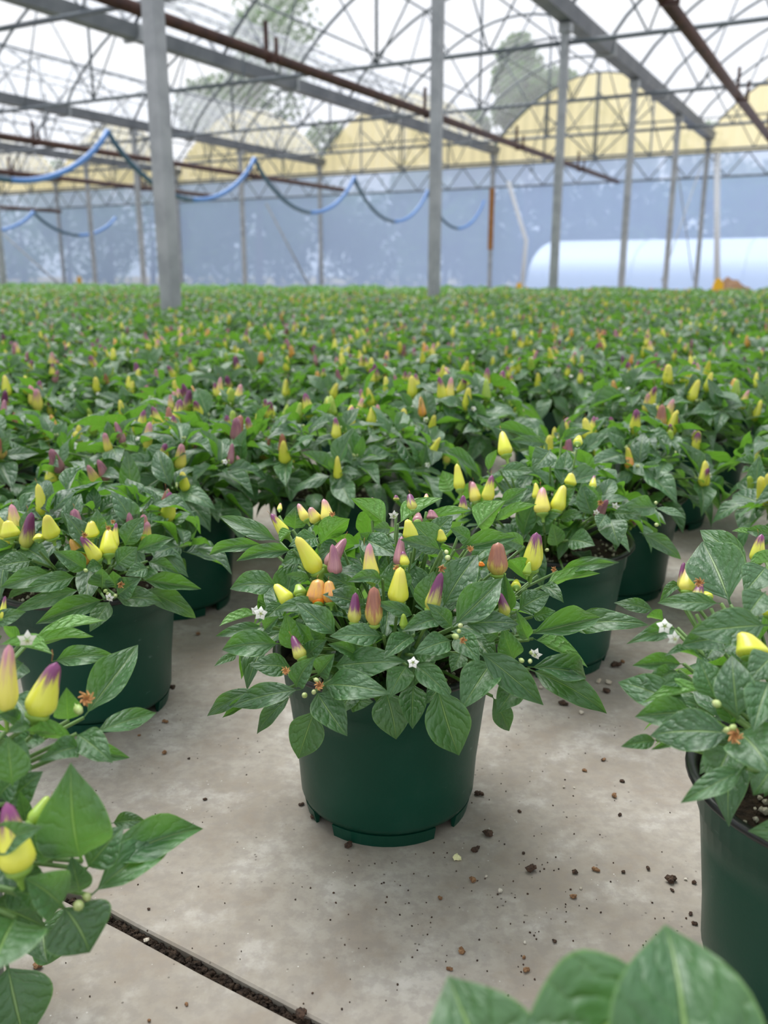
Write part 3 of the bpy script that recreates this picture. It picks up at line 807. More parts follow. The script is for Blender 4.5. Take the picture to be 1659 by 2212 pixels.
def add_pot(root, full=True, rz=0.0):
    pot = put('pot', POT_BODY if full else POT_LOW, root)
    if full:
        put('rim', POT_RIM, pot)['label'] = 'black rolled pot rim'
        for k in range(4):
            f = put('foot', POT_FOOT, pot); f.rotation_euler = (0, 0, rz + k * math.pi / 2)
        s = put('soil', SOIL, root); put('perlite', PERLITE, s)['kind'] = 'stuff'
def add_stems(root, stems, extra=()):
    m = MB()
    for a, b, c in stems: m.tube([a, (a + b) / 2 + Vector((0, 0, .004)), b, c], .0019, 5, .0012)
    for a, c in extra: m.tube([a, (a + c) / 2 + Vector((0, 0, .006)), c], .0017, 5, .0012)
    m.tube([(0, 0, .125), (.001, 0, .165)], .004, 6, .003)
    put('stem', m.mesh('stem', M['stem'], True), root)

# ------------------------------------------------------------------ plants read from the photograph (pixels -> directions, distance from each plant's own dome)
def hull_r(z, k=1.0):
    if z > .155:
        q = 1 - ((z - .155) / (.130 * k)) ** 2
        return .172 * k * math.sqrt(q) if q > 0 else -1.0
    return k * (.125 + (.172 - .125) * max(0, (z - .10) / .055)) if z > .10 else .125 * k
def hit(px, py, ctr, k=1.0):
    d = ray(px, py).normalized(); best = None
    s = max(.05, math.hypot(ctr.x, ctr.y) - .30); end = s + .75
    while s < end:
        p = CAMV + d * s; e = math.hypot(p.x - ctr.x, p.y - ctr.y) - hull_r(p.z, k)
        if hull_r(p.z, k) < 0: e = math.hypot(p.x - ctr.x, p.y - ctr.y) + (p.z - .155 - .130 * k)
        if e <= 0: return p
        if best is None or e < best[0]: best = (e, p.copy())
        s += .002
    return best[1]
def traced_plant(root, ctr, leaf_px, pep_px, flower_px=(), bud_px=(), dry_px=(), seed=1, fill=True, dense=1.0, fruit=0.0, spread=1.0):
    rng = random.Random(seed); c3 = Vector((ctr.x, ctr.y, 0)); extra = []
    def loc(p): return p - c3
    for e in leaf_px:
        bx, by, tx, ty, w = e[:5]; fl = e[5] if len(e) > 5 else ''
        kb, kt = .90, 1.03
        if 'f' in fl: kb, kt = .97, 1.07     # in front
        if 'b' in fl: kb, kt = .80, .92      # tucked behind
        if 'n' in fl: kb, kt = 1.0, 1.15
        km = (kb + kt) / 2
        dm = (hit((bx + tx) / 2, (by + ty) / 2, c3, km) - CAMV).length
        dP, dQ = (hit(bx, by, c3, kb) - CAMV).length, (hit(tx, ty, c3, kt) - CAMV).length
        lim = .42 * math.hypot(tx - bx, ty - by) * dm / FPX
        dP = min(max(dP, dm - lim), dm + lim); dQ = min(max(dQ, dm - lim), dm + lim)
        P, Q = CAMV + ray(bx, by).normalized() * dP, CAMV + ray(tx, ty).normalized() * dQ
        D = Q - P; mid = (P + Q) / 2; tc = (CAMV - mid).normalized(); depth = (mid - CAMV).length
        W = w * depth / FPX * 1.2
        if 'u' in fl:                        # seen from below
            N = UP * .6 - tc * 1.0
        elif 'e' in fl:                      # nearly edge-on, blade level
            N = UP * 1.0 + tc * .12
        else:
            N = tc * 1.0 + UP * .35
        L = max(D.length, 1e-3)
        Xd = D.normalized(); base = P - Xd * (L * .05)
        leaf = leaf_mtx(loc(base), Xd, N + Vector((rng.uniform(-.15, .15), rng.uniform(-.15, .15), rng.uniform(-.1, .1))), L * 1.05, W)
        put('leaf', LEAF_HI[rng.choice([0, 0, 1, 3, 4, 2, 7]) if 'u' not in fl else rng.choice([1, 2, 5])], root, leaf)
        if rng.random() < .7: extra.append((Vector((0, 0, .14)) + loc(base) * .15 - Vector((0, 0, loc(base).z * .15)), loc(base)))
    for e in pep_px:
        bx, by, tx, ty, w, kind = e[:6]; k = 1.02 if len(e) < 7 else e[6]
        P = hit(bx, by, c3, k - .085); d = ray(tx, ty)
        hd = Vector((P.x, P.y, 0)).length; Q = CAMV + d * (hd * rng.uniform(1.0, 1.02) / Vector((d.x, d.y, 0)).length)
        W = w * (P - CAMV).length / FPX
        sh = {'or': 2, 'br': 2}.get(kind, rng.choice([0, 0, 1, 3]))
        o = add_pepper(root, loc(P), loc(Q), W * 1.06, kind, sh, rng)
        extra.append((Vector((loc(P).x * .5, loc(P).y * .5, .15)), loc(P) - (Q - P).normalized() * .01))
    for (x, y, r) in flower_px:
        p = hit(x, y, c3, 1.08); add_flower(root, loc(p), ((CAMV - p).normalized() + Vector((rng.uniform(-.5, .5), 0, rng.uniform(-.6, .3)))).normalized(), r)
    for (x, y, r) in bud_px:
        p = hit(x, y, c3, 1.06); add_bud(root, loc(p), r, ((CAMV - p).normalized() + Vector((rng.uniform(-.6, .6), 0, rng.uniform(-.5, .5)))))
    for (x, y, r) in dry_px:
        p = hit(x, y, c3, 1.06); add_dry(root, loc(p), r, ((CAMV - p).normalized() + UP * rng.uniform(-.5, .8)))
    lv, pp, flw, bd_, st = layout(rng, spread, fruit, dense, fill, front=not fill)
    for (b, X, N, L, W, v) in lv:
        if fill: L *= .9; W *= .9
        put('leaf', LEAF_HI[v], root, leaf_mtx(b, X, N, L, W))
    for (b, t, w, k, s) in pp: add_pepper(root, b, t, w, k, s, rng)
    if not fill:
        for f_ in flw: add_flower(root, *f_)
        for b_ in bd_: add_bud(root, *b_)
    add_stems(root, st, extra)
def Z(ox, oy, s, rows):                      # zoom-crop coordinates -> photograph pixels
    out = []
    for r in rows:
        r = list(r); r[0] = ox + r[0] / s; r[1] = oy + r[1] / s; r[2] = ox + r[2] / s; r[3] = oy + r[3] / s; r[4] = r[4] / s; out.append(tuple(r))
    return out
def Zp(ox, oy, s, rows): return [(ox + x / s, oy + y / s, r) for x, y, r in rows]

HERO_L = Z(430, 1000, 1.8433, [
 (310,310,80,212,60),(250,325,30,362,50),(365,350,145,385,55),(310,490,120,495,90),(380,262,385,175,75),(370,270,320,312,45,'u'),
 (480,325,600,222,95,'u'),(745,245,605,140,85,'u'),(800,238,970,140,62,'u'),(880,242,1085,190,48,'u'),(1110,255,1220,150,95,'u'),(1180,232,1345,165,48,'u'),
 (1200,172,1310,100,55),(1030,345,1265,295,65),(960,345,845,235,105),(960,347,800,305,62,'f'),(760,262,690,262,46,'f'),(650,300,790,372,90,'b'),
 (725,465,595,468,56,'f'),(790,525,770,390,112,'b'),(625,502,495,440,56),(655,562,497,520,86),(440,462,345,445,36,'f'),(545,682,385,553,86,'f'),
 (465,550,300,588,52,'f'),(725,690,520,690,82,'f'),(500,697,435,640,60),(850,606,700,555,50,'f'),(900,588,935,430,98),(975,572,1110,365,122),
 (1020,642,1205,460,116,'f'),(1005,652,910,560,60,'f'),(955,620,808,672,72,'f'),(1060,645,1275,640,84,'f'),(1000,710,857,758,82,'f'),(850,690,735,780,76,'f'),
 (1020,690,1118,795,82,'f'),(860,765,1010,760,70),(540,810,825,790,108),(635,772,520,720,62),(385,745,345,600,88),(450,732,390,635,60),
 (430,770,505,705,62),(250,650,65,690,46),(315,722,85,740,92),(150,765,60,810,32),(365,815,205,805,78),(390,892,455,775,82,'f'),
 (475,845,540,760,76,'f'),(505,887,758,915,108,'f'),(470,915,590,1088,112,'f'),(460,985,395,1178,118),(395,905,125,970,80,'f'),(230,900,25,1008,56),
 (280,930,92,1015,42),(365,930,225,1080,56),(825,812,755,935,88),(860,805,1005,940,78,'f'),(950,895,1035,1165,145,'f'),(740,910,785,1103,128,'b'),
 (855,880,850,1060,92,'b'),(1160,800,1042,985,128),(1120,755,1372,965,104,'f'),(1260,880,1187,993,88),(1170,935,1235,1068,72,'b'),(1320,815,1560,850,88,'f'),
 (1330,830,1628,993,104),(1320,682,1598,615,84,'f'),(1470,655,1790,640,84),(1275,587,1398,520,82),(1255,782,1210,655,82),(1310,700,1265,590,48,'f'),
 (1365,490,1450,550,52),(1310,472,1235,385,82,'u'),(1385,487,1597,440,54,'u'),(1440,430,1657,395,42),(1340,705,1548,815,60,'u'),(1330,612,1420,590,48),
 (1240,592,1215,440,52),(260,667,320,610,50),(235,602,80,650,36,'u'),(1040,760,1005,830,62,'b'),(600,960,690,950,72,'b'),(1190,692,1100,640,62),
 (560,330,470,390,70,'b'),(700,600,600,560,70,'b'),(1180,330,1080,400,80,'b'),(620,900,560,1000,80,'b'),(330,560,250,640,60,'b'),(1100,700,1180,800,80,'b'),(980,870,900,960,80,'b'),
 (470,300,360,330,70),(560,280,520,200,60),(930,300,1010,210,70),(1080,310,1000,260,60),(700,330,640,280,60,'b'),(1290,330,1180,290,60),(420,360,330,400,60,'b')])
HERO_P = Z(430, 1000, 1.8433, [
 (350,292,283,205,46,'yp'),(430,232,390,162,38,'yk'),(472,238,435,180,48,'yk'),(510,240,510,142,52,'yk'),(475,440,395,288,72,'ye',1.06),(510,420,580,295,58,'mv'),
 (540,448,548,325,58,'mv',1.06),(690,472,658,323,64,'yk',1.03),(800,412,793,290,52,'mv'),(820,412,815,350,38,'yp',1.05),(790,560,800,420,80,'ye',1.06),(920,592,968,435,60,'pu',1.07),
 (1190,448,1188,315,80,'br',1.05),(1322,432,1335,275,72,'yp',1.06),(1352,402,1362,282,32,'yp'),(1222,612,1200,515,44,'pu',1.04),(695,648,700,493,68,'br',1.07),(618,642,622,515,52,'pu',1.08),
 (365,562,300,480,58,'ye'),(405,532,403,478,52,'gr'),(470,562,470,462,80,'or',1.04),(475,565,474,515,46,'ro',1.07),(525,562,515,468,58,'or',1.05),(412,782,365,685,52,'pu',1.08),
 (815,657,815,597,34,'gr',1.08),(1305,447,1308,393,34,'gr',1.08),(850,195,840,120,44,'pu'),(1050,195,1050,127,36,'pu'),(690,190,690,143,36,'yk'),(785,150,785,127,24,'pu'),
 (870,240,870,203,40,'mv'),(930,230,935,188,50,'mv'),(845,305,845,225,64,'ye'),(965,315,960,262,45,'ye'),(1125,412,1125,392,26,'ro'),(1262,500,1255,460,40,'ye'),(905,160,905,125,26,'yk'),(320,190,322,160,20,'yk')])
HERO_F = Zp(430, 1000, 1.8433, [(245,600,.0105),(775,210,.0085),(852,795,.0085),(1340,762,.0095),(225,590,.008)])
HERO_B = Zp(430, 1000, 1.8433, [(990,378,.006),(985,355,.0045),(420,925,.0055),(457,912,.0045),(1022,692,.006),(1040,648,.005),(1035,670,.0045),(1285,787,.0048),(1318,790,.0045),(1325,755,.0045),(468,865,.0045)])
HERO_D = Zp(430, 1000, 1.8433, [(345,832,.0055),(478,890,.006),(1052,700,.005),(1080,347,.005),(785,424,.0045),(968,414,.0055),(1412,428,.004),(530,208,.0045)])
POTS = {'hero': (.003, .706), 'right': (.294, .490), 'left': (-.315, .890), 'behind': (.202, 1.020), 'behind2': (.345, 1.262), 'nearleft': (-.315, .435), 'nearright': (.135, .045)}
def start(key, label):
    x, y = POTS[key]; r = thing('potted_pepper_plant', label, 'pepper plant', (x, y, 0), 'ornamental pepper plants in green pots')
    add_pot(r, True, {'hero': math.radians(-93)}.get(key, .3)); return r, Vector((x, y, 0))
r, c = start('hero', 'sharply focused pepper plant in the whole green pot at the centre of the floor')
traced_plant(r, c, HERO_L, HERO_P, HERO_F, HERO_B, HERO_D, seed=4)

RIGHT_L = Z(1300, 1100, 4.4237, [
 (1215,880,960,310,420,'f'),(1400,560,930,185,200),(1560,1110,850,1180,300,'f'),(1160,1240,760,1300,250),(1110,900,530,895,150,'f'),(740,720,555,880,95),
 (490,970,120,890,115),(700,1140,255,1270,135),(590,1060,430,1020,120,'u'),(960,1450,615,1370,130,'e'),(760,1480,290,1495,145),(720,1550,365,1680,125),
 (850,1630,580,1680,120),(1090,1810,930,1430,245,'f'),(1300,1990,1240,1390,290,'f'),(1600,1650,1450,2125,250,'f'),(1250,1680,1250,1380,170),
 (1020,1720,385,1855,120,'u'),(840,1900,140,1640,250),(870,1940,315,1985,230),(1560,560,1360,800,260),(1700,500,1400,540,130,'u'),(1480,250,1240,210,50,'u'),(1560,800,1380,1050,240,'f'),
 (1650,260,1370,200,110),(1640,1400,1400,1640,250),(1250,1250,1350,1450,200,'b'),(1100,1300,1000,1430,180,'b')]) + Z(1330, 1480, 5.043, [
 (1250,530,365,540,370,'f'),(430,600,55,670,130),(1340,530,1700,950,430,'f'),(1250,680,1050,1180,330),(1390,920,705,1285,200,'f'),(650,640,380,705,70),(1150,720,920,960,180,'b'),(1700,900,1500,1200,300,'b')])
RIGHT_P = Z(1300, 1100, 4.4237, [(770,775,775,500,95,'pu'),(820,805,855,530,155,'yk',1.05),(915,860,930,690,110,'pu',1.06),(1480,515,1495,235,125,'yp'),(1450,1430,1420,1170,270,'ye'),
 (1400,680,1385,590,80,'ye'),(1600,1030,1590,840,120,'ye'),(1020,860,1000,780,90,'ye')])
RIGHT_F = Zp(1300, 1100, 4.4237, [(600,1120,.010),(690,1235,.009)])
RIGHT_B = Zp(1330, 1480, 5.043, [(1105,205,.006),(1225,490,.005),(1275,465,.005)])
RIGHT_D = Zp(1330, 1480, 5.043, [(1305,545,.007)]) + Zp(1300, 1100, 4.4237, [(930,705,.006)])
r, c = start('right', 'pepper plant in the green pot cut by the right edge, soil showing')
traced_plant(r, c, RIGHT_L, RIGHT_P, RIGHT_F, RIGHT_B, RIGHT_D, seed=8, dense=.72)

LEFT_L = Z(0, 1100, 3.7705, [(610,550,180,670,130),(640,660,100,840,115),(830,740,290,935,150,'f'),(890,755,730,1000,130),(950,725,1320,750,150,'f'),(1150,660,1610,885,150),
 (1170,580,1640,650,125),(1210,430,1460,520,95),(830,640,830,480,170,'f'),(960,700,1140,560,150,'f'),(700,490,440,345,135,'f'),(1020,300,1170,60,150),(1110,340,1410,230,115),(800,230,790,0,125),
 (950,450,1120,310,150,'f'),(820,460,700,500,100,'f'),(400,520,0,640,140),(250,420,-40,470,150),(940,640,920,500,120,'f'),(1200,480,1020,540,110,'f')])
LEFT_P = Z(0, 1100, 3.7705, [(800,420,692,205,110,'yp',1.06),(885,385,865,150,135,'ye',1.06),(935,320,925,110,65,'yp',1.04),(750,230,730,100,110,'ye'),(430,240,360,40,130,'ye'),(90,240,60,90,140,'ye'),(320,260,320,190,90,'ye')])
LEFT_B = Zp(0, 1100, 3.7705, [(860,665,.005),(880,690,.005),(940,705,.005),(700,500,.005)])
r, c = start('left', 'pepper plant with two upright yellow and purple peppers, left of the centre pot')
traced_plant(r, c, LEFT_L, LEFT_P, Zp(0, 1100, 3.7705, [(890,722,.009)]), LEFT_B, Zp(0, 1100, 3.7705, [(985,605,.006),(690,210,.005),(885,160,.005),(920,105,.004)]), seed=15, fruit=.5)

BEH_L = Z(900, 850, 4.1475, [(310,880,230,690,165,'u'),(1150,450,835,420,95),(1190,510,1040,680,185,'f'),(1130,430,690,300,95),(1310,410,1550,330,85),(560,720,245,505,100),(1550,1000,1500,800,155),(640,690,720,500,80,'u'),(760,690,1040,700,130),(1240,1010,1420,850,150),(1290,1130,1480,1060,90),(1070,1150,1290,1080,110)]) + \
        Z(1060, 940, 3.7705, [(970,690,1040,900,190,'f'),(940,650,870,755,115,'f'),(1340,590,1040,590,135),(830,650,740,390,145),(640,860,850,900,160),(1000,640,1220,640,110),(1340,600,1590,680,110,'e'),(540,900,500,720,130),(620,1110,1045,1030,110,'b'),(1230,800,1560,1010,110)])
BEH_P = Z(900, 850, 4.1475, [(805,565,755,325,125,'ye',1.05),(390,875,370,635,100,'ye'),(535,975,505,785,100,'yk',1.05),(635,965,665,730,110,'yp',1.05),(1130,1085,1110,830,140,'yk',1.06),(1250,1065,1305,815,130,'ye',1.05),(1070,950,1090,800,75,'ye'),(1370,830,1400,715,105,'ye'),(1580,850,1575,735,62,'yp'),(850,920,850,850,75,'ye'),(1440,460,1450,380,80,'ye')])
r, c = start('behind', 'pepper plant just behind the centre plant to the right, its pot on bare floor')
traced_plant(r, c, BEH_L, BEH_P, Zp(1060, 940, 3.7705, [(1015,580,.009),(860,630,.007)]), Zp(1060, 940, 3.7705, [(460,935,.005),(1350,730,.006),(1345,550,.005)]), Zp(1060, 940, 3.7705, [(895,545,.006),(520,1105,.005)]), seed=21, fruit=.45, fill=True)

NL_L = Z(0, 1260, 3.6867, [(690,1040,1100,490,225,'f'),(760,1190,1245,1030,135,'f'),(440,620,915,570,135),(230,500,745,425,110,'u'),(270,440,850,295,85,'u'),(0,490,430,570,85,'u'),(545,1080,530,830,170),
 (600,1270,190,1180,110,'u'),(620,1310,330,1400,160),(620,1210,890,1420,190,'f'),(620,1330,1035,1390,115),(100,1600,60,1220,220,'f'),(-50,330,200,225,110),(60,1740,330,1500,200,'b'),(160,470,30,340,70,'u'),(150,1100,0,1040,110),(230,1130,60,1190,90),(0,1300,250,1500,200,'b'),(100,900,300,1230,200,'b'),(300,1200,120,1350,180,'b'),(430,1000,240,900,130,'b'),(180,640,60,800,140,'b')]) + \
       Z(0, 1640, 3.6867, [(650,780,565,65,430,'n'),(700,860,980,530,230,'f'),(780,850,1640,520,230,'f'),(760,1060,1430,580,235,'n'),(490,1170,200,950,285,'n'),(510,1190,715,1540,400,'n'),(120,1280,-60,1700,420,'n'),
 (350,1330,380,1620,330),(60,1650,200,2250,400),(640,1050,570,770,170,'f'),(-60,700,340,540,180,'n'),(410,790,200,560,150),(60,1000,380,1130,260,'b'),(-80,1150,350,1330,300,'b'),(300,1330,560,1520,330,'b'),(0,800,200,1000,250,'b'),(80,640,330,800,200,'b'),(0,300,150,150,180,'b'),(380,490,570,250,150),(900,510,1160,490,105,'b'),(300,1100,100,1050,200,'f'),(420,800,540,560,130,'b'),(210,500,160,250,90,'b')])
NL_P = Z(0, 1260, 3.6867, [(55,1030,55,490,150,'yk',1.05),(290,1070,415,610,215,'yp',1.05),(15,290,35,100,48,'yp')]) + Z(0, 1640, 3.6867, [(240,525,400,300,105,'gr',1.03),(150,895,70,365,235,'yp',1.12)])
r, c = start('nearleft', 'close pepper plant leaning in from the lower left edge, pot out of view')
traced_plant(r, c, NL_L, NL_P, Zp(0, 1260, 3.6867, [(215,450,.011)]), Zp(0, 1640, 3.6867, [(625,1165,.0075),(690,1095,.006)]) + Zp(0, 1260, 3.6867, [(625,1010,.007)]), Zp(0, 1260, 3.6867, [(690,930,.008)]), seed=31, dense=.85, spread=.8)

NR_L = [(1500,2520,1440,1983,225,'n'),(1440,2130,1090,2380,210,'f'),(1120,2430,968,2108,190,'f'),(1560,2500,1750,2300,250)]
r, c = start('nearright', 'blurred pepper plant nearest the viewer, leaves poking up at the lower right')
traced_plant(r, c, NR_L, [], seed=37, dense=.6, spread=.6)

r, c = start('behind2', 'pepper plant in a green pot, second behind the centre plant on the right')
traced_plant(r, c, [], [], seed=44, fill=False, fruit=.9)

# ------------------------------------------------------------------ the field of plants on a square grid aligned with the gutters
SPC = .350
taken = [Vector((x, y, 0)) for x, y in POTS.values()]
cols_xy = [GL(COL0 + STEP * k, ROW1 + BAY * r_, 0) for k in range(6) for r_ in range(0, 5)]
rngp = random.Random(77)
spots = []
P0 = Vector((.003, .715, 0)); ax = Vector((math.sin(math.radians(30)), math.cos(math.radians(30)), 0)); bx = Vector((-ax.y, ax.x, 0))
for i in range(-1, 34):
    for j in range(-9, 60):
        p = P0 + ax * (SPC * i) + bx * (SPC * j) + Vector((rngp.uniform(-.016, .016), rngp.uniform(-.016, .016), 0))
        g, l = p.dot(GD), p.dot(LD)
        if g > 12.1 or (i <= 0 and (j < 1 or (i < 0 and j < 3))): continue
        if i == -1 and j < 4: continue
        if i <= 2 and j <= -2: continue
        ov = {(1, -1): (.60, .97), (1, 1): (-.30, 1.20), (1, 2): (-.62, 1.29), (2, 1): (-.075, 1.285), (3, 1): (.10, 1.56), (2, 2): (-.32, 1.52), (0, 2): (-.66, 1.02)}
        if (i, j) in ov: p = Vector(ov[i, j] + (0,))
        if (i, j) in ((0, 0), (0, 1), (1, 0), (2, 0)): continue
        if any((p - q).length < .19 for q in taken): continue
        if any((p - q).length < .19 for q in cols_xy): continue
        aisle = 8.9 < g < 9.5 and l > 4.5
        if aisle: continue
        az = math.atan2(p.x, p.y); d = p.length
        if abs(az) > math.radians(25.5) + .22 / max(d, .3): continue
        spots.append((d, p.copy(), g > 9.4 and l > 4.5, i, j))
spots.sort(key=lambda s: s[0])
N_FULL, N_IND = 40, 300
GRP = 'ornamental pepper plants in green pots'
field_label = 'leafy pepper plant with yellow and purple fruit in the dense field'
yawed = []
near_lab = {}
# joined foliage shared by the mid-distance plants
def joined(lv, arr, mat, peps=(), name='foliage', hi=False):
    Vs, Fs, Us, FM, n0 = [], [], [], [], 0
    for (b, X, N, L, W, v) in lv:
        a, bb, c_ = basis(X, N, L, W); R = np.array([tuple(a), tuple(bb), tuple(c_)])
        V, F, U = arr[v]; Vs.append(V @ R + np.array(tuple(b))); Us.append(U)
        Fs += [tuple(k + n0 for k in f) for f in F]; FM += [0] * len(F); n0 += len(V)
    for (b, t, w, k, s) in peps:
        m = pep_mtx(b, t, w); R = np.array(m.to_3x3()).T
        V, F, U = PEP_TINY[s]; Vs.append(V @ R + np.array(tuple(b))); Us.append(U)
        Fs += [tuple(q + n0 for q in f) for f in F]; FM += [1 + TINYK.index(k)] * len(F); n0 += len(V)
    return np.concatenate(Vs), Fs, np.concatenate(Us), FM
PEP_TINY = [pepper_arrays(4, 5, **s) for s in PEP_SHAPES]
TINYK = ['ye', 'yp', 'yk', 'mv', 'br', 'or', 'pu', 'gr']
MIDVAR = []
for s in range(7):
    rg = random.Random(500 + s); lv, pp, flw, bd_, st = layout(rg, 1.2, .55, 1.1)
    V, F, U, _ = joined(lv, LEAF_ARR, M['leaf'])
    MIDVAR.append((make_mesh('foliage', V, F, U, True, [M['leaf']]), pp, flw))
young = []
for s in range(3):
    rg = random.Random(800 + s); lv, pp, flw, bd_, st = layout(rg, 1.05, 0, 1.0); V, F, U, _ = joined(lv, LEAF_ARR, M['leaf_young']); young.append(make_mesh('foliage', V, F, U, True, [M['leaf_young']]))
NUM = 'no one two three four five six seven eight nine ten eleven twelve thirteen fourteen'.split()
def near_label(i, j):
    a = 'in the centre pot row' if i == 0 else '%s row%s behind the centre pot' % (NUM[i], '' if i == 1 else 's') if i > 0 else 'one row in front of the centre pot'
    b = 'straight behind it' if j == 0 else '%s place%s to the %s' % (NUM[abs(j)], '' if abs(j) == 1 else 's', 'left' if j > 0 else 'right')
    return 'fruiting pepper plant %s and %s' % (a, b)
for idx, (d, p, yg, gi, gj) in enumerate(spots[:N_IND]):
    rg = random.Random(1000 + idx)
    if idx < N_FULL: lab = near_label(gi, gj)
    elif idx < 120 and not yg and abs(gi) < 15 and abs(gj) < 15: lab = near_label(gi, gj)
    elif yg: lab = 'light green pepper plant without fruit in the block beyond the aisle'
    else: lab = field_label
    r = thing('potted_pepper_plant', lab, 'pepper plant', (p.x, p.y, 0), GRP, rz=rg.uniform(0, 6.28))
    sc = rg.uniform(1.0, 1.12) if idx > 6 else 1.02; r.scale = (sc, sc, sc)
    if idx < N_FULL:
        add_pot(r, idx < 14)
        lv, pp, flw, bd_, st = layout(rg, 1.22 if idx > 6 else 1.4, .75 if idx > 8 else .9, 1.1 if idx > 16 else 1.35)
        lib = LEAF_HI if idx < 12 else LEAF_LO
        for (b, X, N, L, W, v) in lv: put('leaf', lib[v], r, leaf_mtx(b, X, N, L, W))
        for (b, t, w, k, s) in pp: add_pepper(r, b, t, w, k, s, rg, idx < 20)
        for f_ in flw: add_flower(r, *f_)
        if idx < 20:
            for b_ in bd_: add_bud(r, *b_)
        add_stems(r, st)
    else:
        put('pot', POT_LOW, r)
        me, pp, flw = MIDVAR[rg.randrange(7)]
        o = put('foliage', young[rg.randrange(3)] if yg else me, r); o['kind'] = 'stuff'
        if not yg:
            for (b, t, w, k, s) in pp: add_pepper(r, b, t, w, k if rg.random() < .6 else rg.choice(KINDS), s, rg, False)
            if idx < 120:
                for f_ in flw[:3]: add_flower(r, *f_)
# everything farther away: one object
FAR, FARY = [], []
pot_v = np.array([tuple(v.co) for v in POT_LOW.vertices]); 
for s in range(6):
    rg = random.Random(600 + s); lv, pp, _, _, _ = layout(rg, 1.22, .5, .9); FAR.append(joined(lv, LEAF_TINY, None, pp))
for s in range(3):
    rg = random.Random(650 + s); lv, pp, _, _, _ = layout(rg, 1.08, 0, .85); FARY.append(joined(lv, LEAF_TINY, None))
def far_object(name, sp, lib, mats, label):
    Vs, Fs, Us, FM, n0 = [], [], [], [], 0
    for idx, (d, p, yg, gi, gj) in enumerate(sp):
        rg = random.Random(9000 + idx); V, F, U, fm = lib[rg.randrange(len(lib))]
        a = rg.uniform(0, 6.28); s = rg.uniform(.95, 1.12); ca, sa = math.cos(a) * s, math.sin(a) * s
        Vs.append(V @ np.array([[ca, sa, 0], [-sa, ca, 0], [0, 0, s]]) + np.array([p.x, p.y, 0])); Us.append(U)
        Fs.append((np.array(F) + n0)); FM += fm; n0 += len(V)
    V = np.concatenate(Vs).astype(np.float32); F = np.concatenate(Fs).astype(np.int32); U = np.concatenate(Us).astype(np.float32)
    me = bpy.data.meshes.new(name); me.vertices.add(len(V)); me.vertices.foreach_set('co', V.ravel())
    me.loops.add(F.size); me.loops.foreach_set('vertex_index', F.ravel())
    me.polygons.add(len(F)); me.polygons.foreach_set('loop_start', np.arange(0, F.size, 4, dtype=np.int32))
    me.polygons.foreach_set('use_smooth', np.ones(len(F), bool))
    for m_ in mats: me.materials.append(m_)
    me.polygons.foreach_set('material_index', np.array(FM, np.int32))
    ul = me.uv_layers.new(name='UVMap'); ul.data.foreach_set('uv', U[F.ravel()].ravel())
    me.update(calc_edges=True); me.validate()
    return tag(put(name, me), label, 'pepper plants', kind='stuff')
rest = spots[N_IND:]
if any(not s[2] for s in rest):
    far_object('pepper_plant_field', [s for s in rest if not s[2]], FAR, [M['leaf_far']] + [M[k] for k in TINYK], 'distant mass of pepper plants filling the greenhouse up to the columns')
if any(s[2] for s in rest):
    far_object('young_plant_block', [s for s in rest if s[2]], FARY, [M['leaf_young']], 'far strip of fresh green plants beyond the aisle, below the blue wall')

# ------------------------------------------------------------------ crumbs on the floor
rngc = random.Random(19)
def crumb(name, px, py, size, m, label, cat, grp, parts=3, flat=.8):
    p = on_plane(px, py, 0.0); R = size * (p - CAMV).length / FPX / 2 * .8
    b = MB()
    for k in range(parts):
        q = Vector((rngc.uniform(-.6, .6) * R, rngc.uniform(-.5, .5) * R, 0)) if k else Vector((0, 0, 0))
        rr = R * (rngc.uniform(.5, .75) if parts > 1 else .95); vs, fs = blob((q.x, q.y, 0), rr, rngc)
        b.add([Vector((v.x, v.y, v.z * flat)) for v in vs], fs)
    zmin = min(v.z for v in b.v)
    for v in b.v: v.z -= zmin
    return tag(put(name, b.mesh(name, m), loc=(p.x, p.y, 0)), label, cat, grp)
dark = [(1029,1838,24),(1146,1884,30),(1057,1803,34),(1131,1844,10),(1243,1886,18),(754,1830,26),(680,1770,24),(1036,1717,26),(1450,1905,30),(1500,1909,14),(407,1640,9),(443,1728,12),(651,1740,13),(1199,2036,14),(1400,1878,14),(1303,1643,12),(1121,1754,11),(1345,1690,14),(1493,1975,12),(1500,1998,16),(1452,1925,12),(1340,1762,16),(650,2195,40),(1216,1523,26),(1312,1497,26),(1285,1440,40),(1330,1440,26),(372,1487,16),(1345,1885,14),(320,1965,9)]
tan = [(1261,1666,16),(1325,1721,18),(1023,1905,22),(951,1943,16),(1304,1643,12),(1287,1881,18),(997,2055,26),(970,2094,18),(1132,2070,14),(1135,2100,22),(357,1561,16),(350,1485,14),(355,1628,16),(1240,1940,20),(932,1805,22),(430,1372,16),(80,2092,24),(1320,2155,12),(404,2172,14),(322,2206,12),(1385,1462,16),(1345,1432,14),(302,1590,10)]
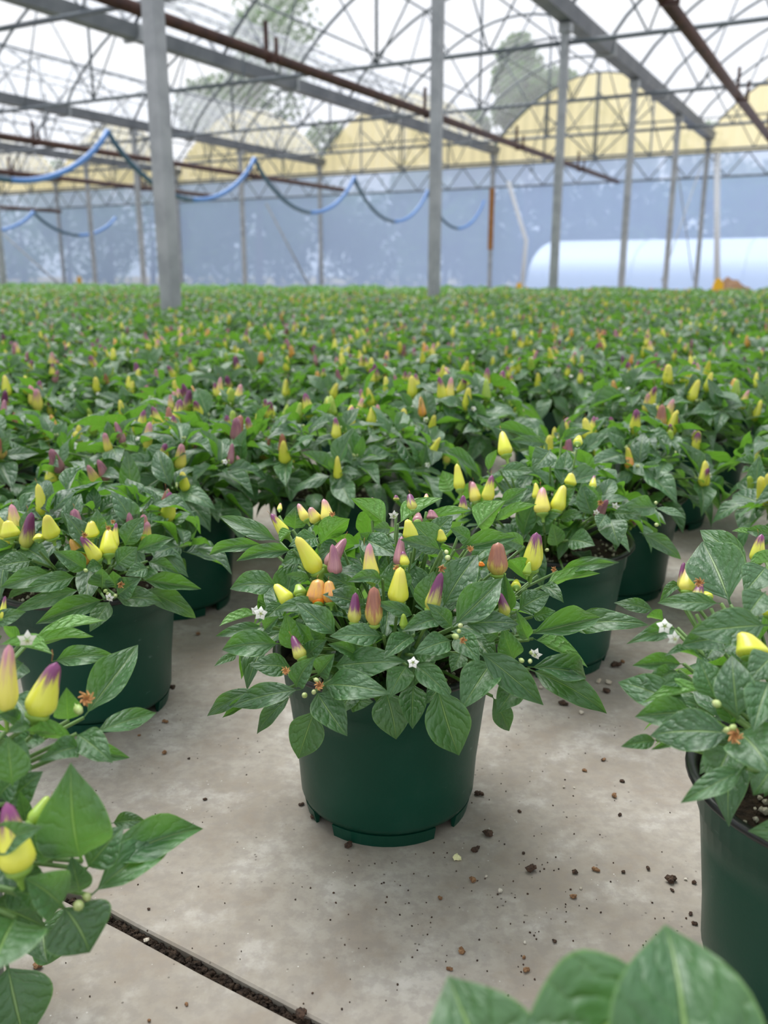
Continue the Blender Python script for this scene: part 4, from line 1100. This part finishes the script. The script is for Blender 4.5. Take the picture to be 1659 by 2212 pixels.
white = [(1081,1928,15),(1255,1921,8),(1218,1702,8),(1481,1901,9),(1134,2038,9),(1240,1703,6),(1293,1475,16),(1315,1478,18),(1325,1440,14),(1167,1488,14),(1255,1542,14),(1050,1895,9),(317,2033,14),(994,2160,0)]
for i, (x, y, s) in enumerate(dark): crumb('soil_crumb', x, y, s, M['crumb'], 'dark crumb of potting soil lying on the concrete', 'soil crumb', 'dark soil crumbs', 4)
for i, (x, y, s) in enumerate(tan): crumb('bark_crumb', x, y, s, M['crumb_tan'], 'small reddish brown bark crumb lying on the concrete', 'bark crumb', 'brown crumbs')
for i, (x, y, s) in enumerate(white):
    if s: crumb('perlite_grain', x, y, s, M['perlite'], 'small white perlite grain lying on the concrete', 'perlite', 'perlite grains', 1, .8)
crumb('fallen_petal', 990, 1858, 28, simple('pale_yellow_petal', (.78, .76, .42), .6), 'pale yellow fallen blossom on the concrete in front of the centre pot', 'blossom', None, 3, .7)
crumb('fallen_seed', 1220, 2160, 18, simple('yellow_seed', (.72, .55, .18), .6), 'yellowish fallen bud on the concrete near the lower edge', 'bud', None, 2, .8)
gb, gv = MB(), None
for k in range(260):
    px, py = rngc.uniform(60, 1500), rngc.uniform(1480, 2212)
    if rngc.random() < .55: px, py = rngc.gauss(1080, 190), rngc.gauss(1930, 110)
    if py > 2300 or py < 1400: continue
    p = on_plane(px, py, .0004); gb.add(*[(vv, ff[:20]) for vv, ff in [blob((p.x, p.y, .0004), rngc.uniform(.0003, .0009), rngc)]][0])
tag(put('soil_grit', gb.mesh('soil_grit', M['crumb'])), 'fine dark grit scattered over the concrete', 'grit', kind='stuff')
jg = MB()
for k in range(1100):
    t = rngc.random(); p = JA.lerp(JB, -.3 + 1.5 * t) + jn * rngc.uniform(-.0042, .0042); p.z = -.0075 + rngc.uniform(-.0025, .003)
    jg.add(*blob(p, rngc.uniform(.001, .0032), rngc))
tag(put('joint_dirt', jg.mesh('joint_dirt', M['soil'])), 'dark dirt packed in the joint between the concrete slabs', 'dirt', kind='stuff')
print('OBJECTS', len(bpy.data.objects), 'spots', len(spots))
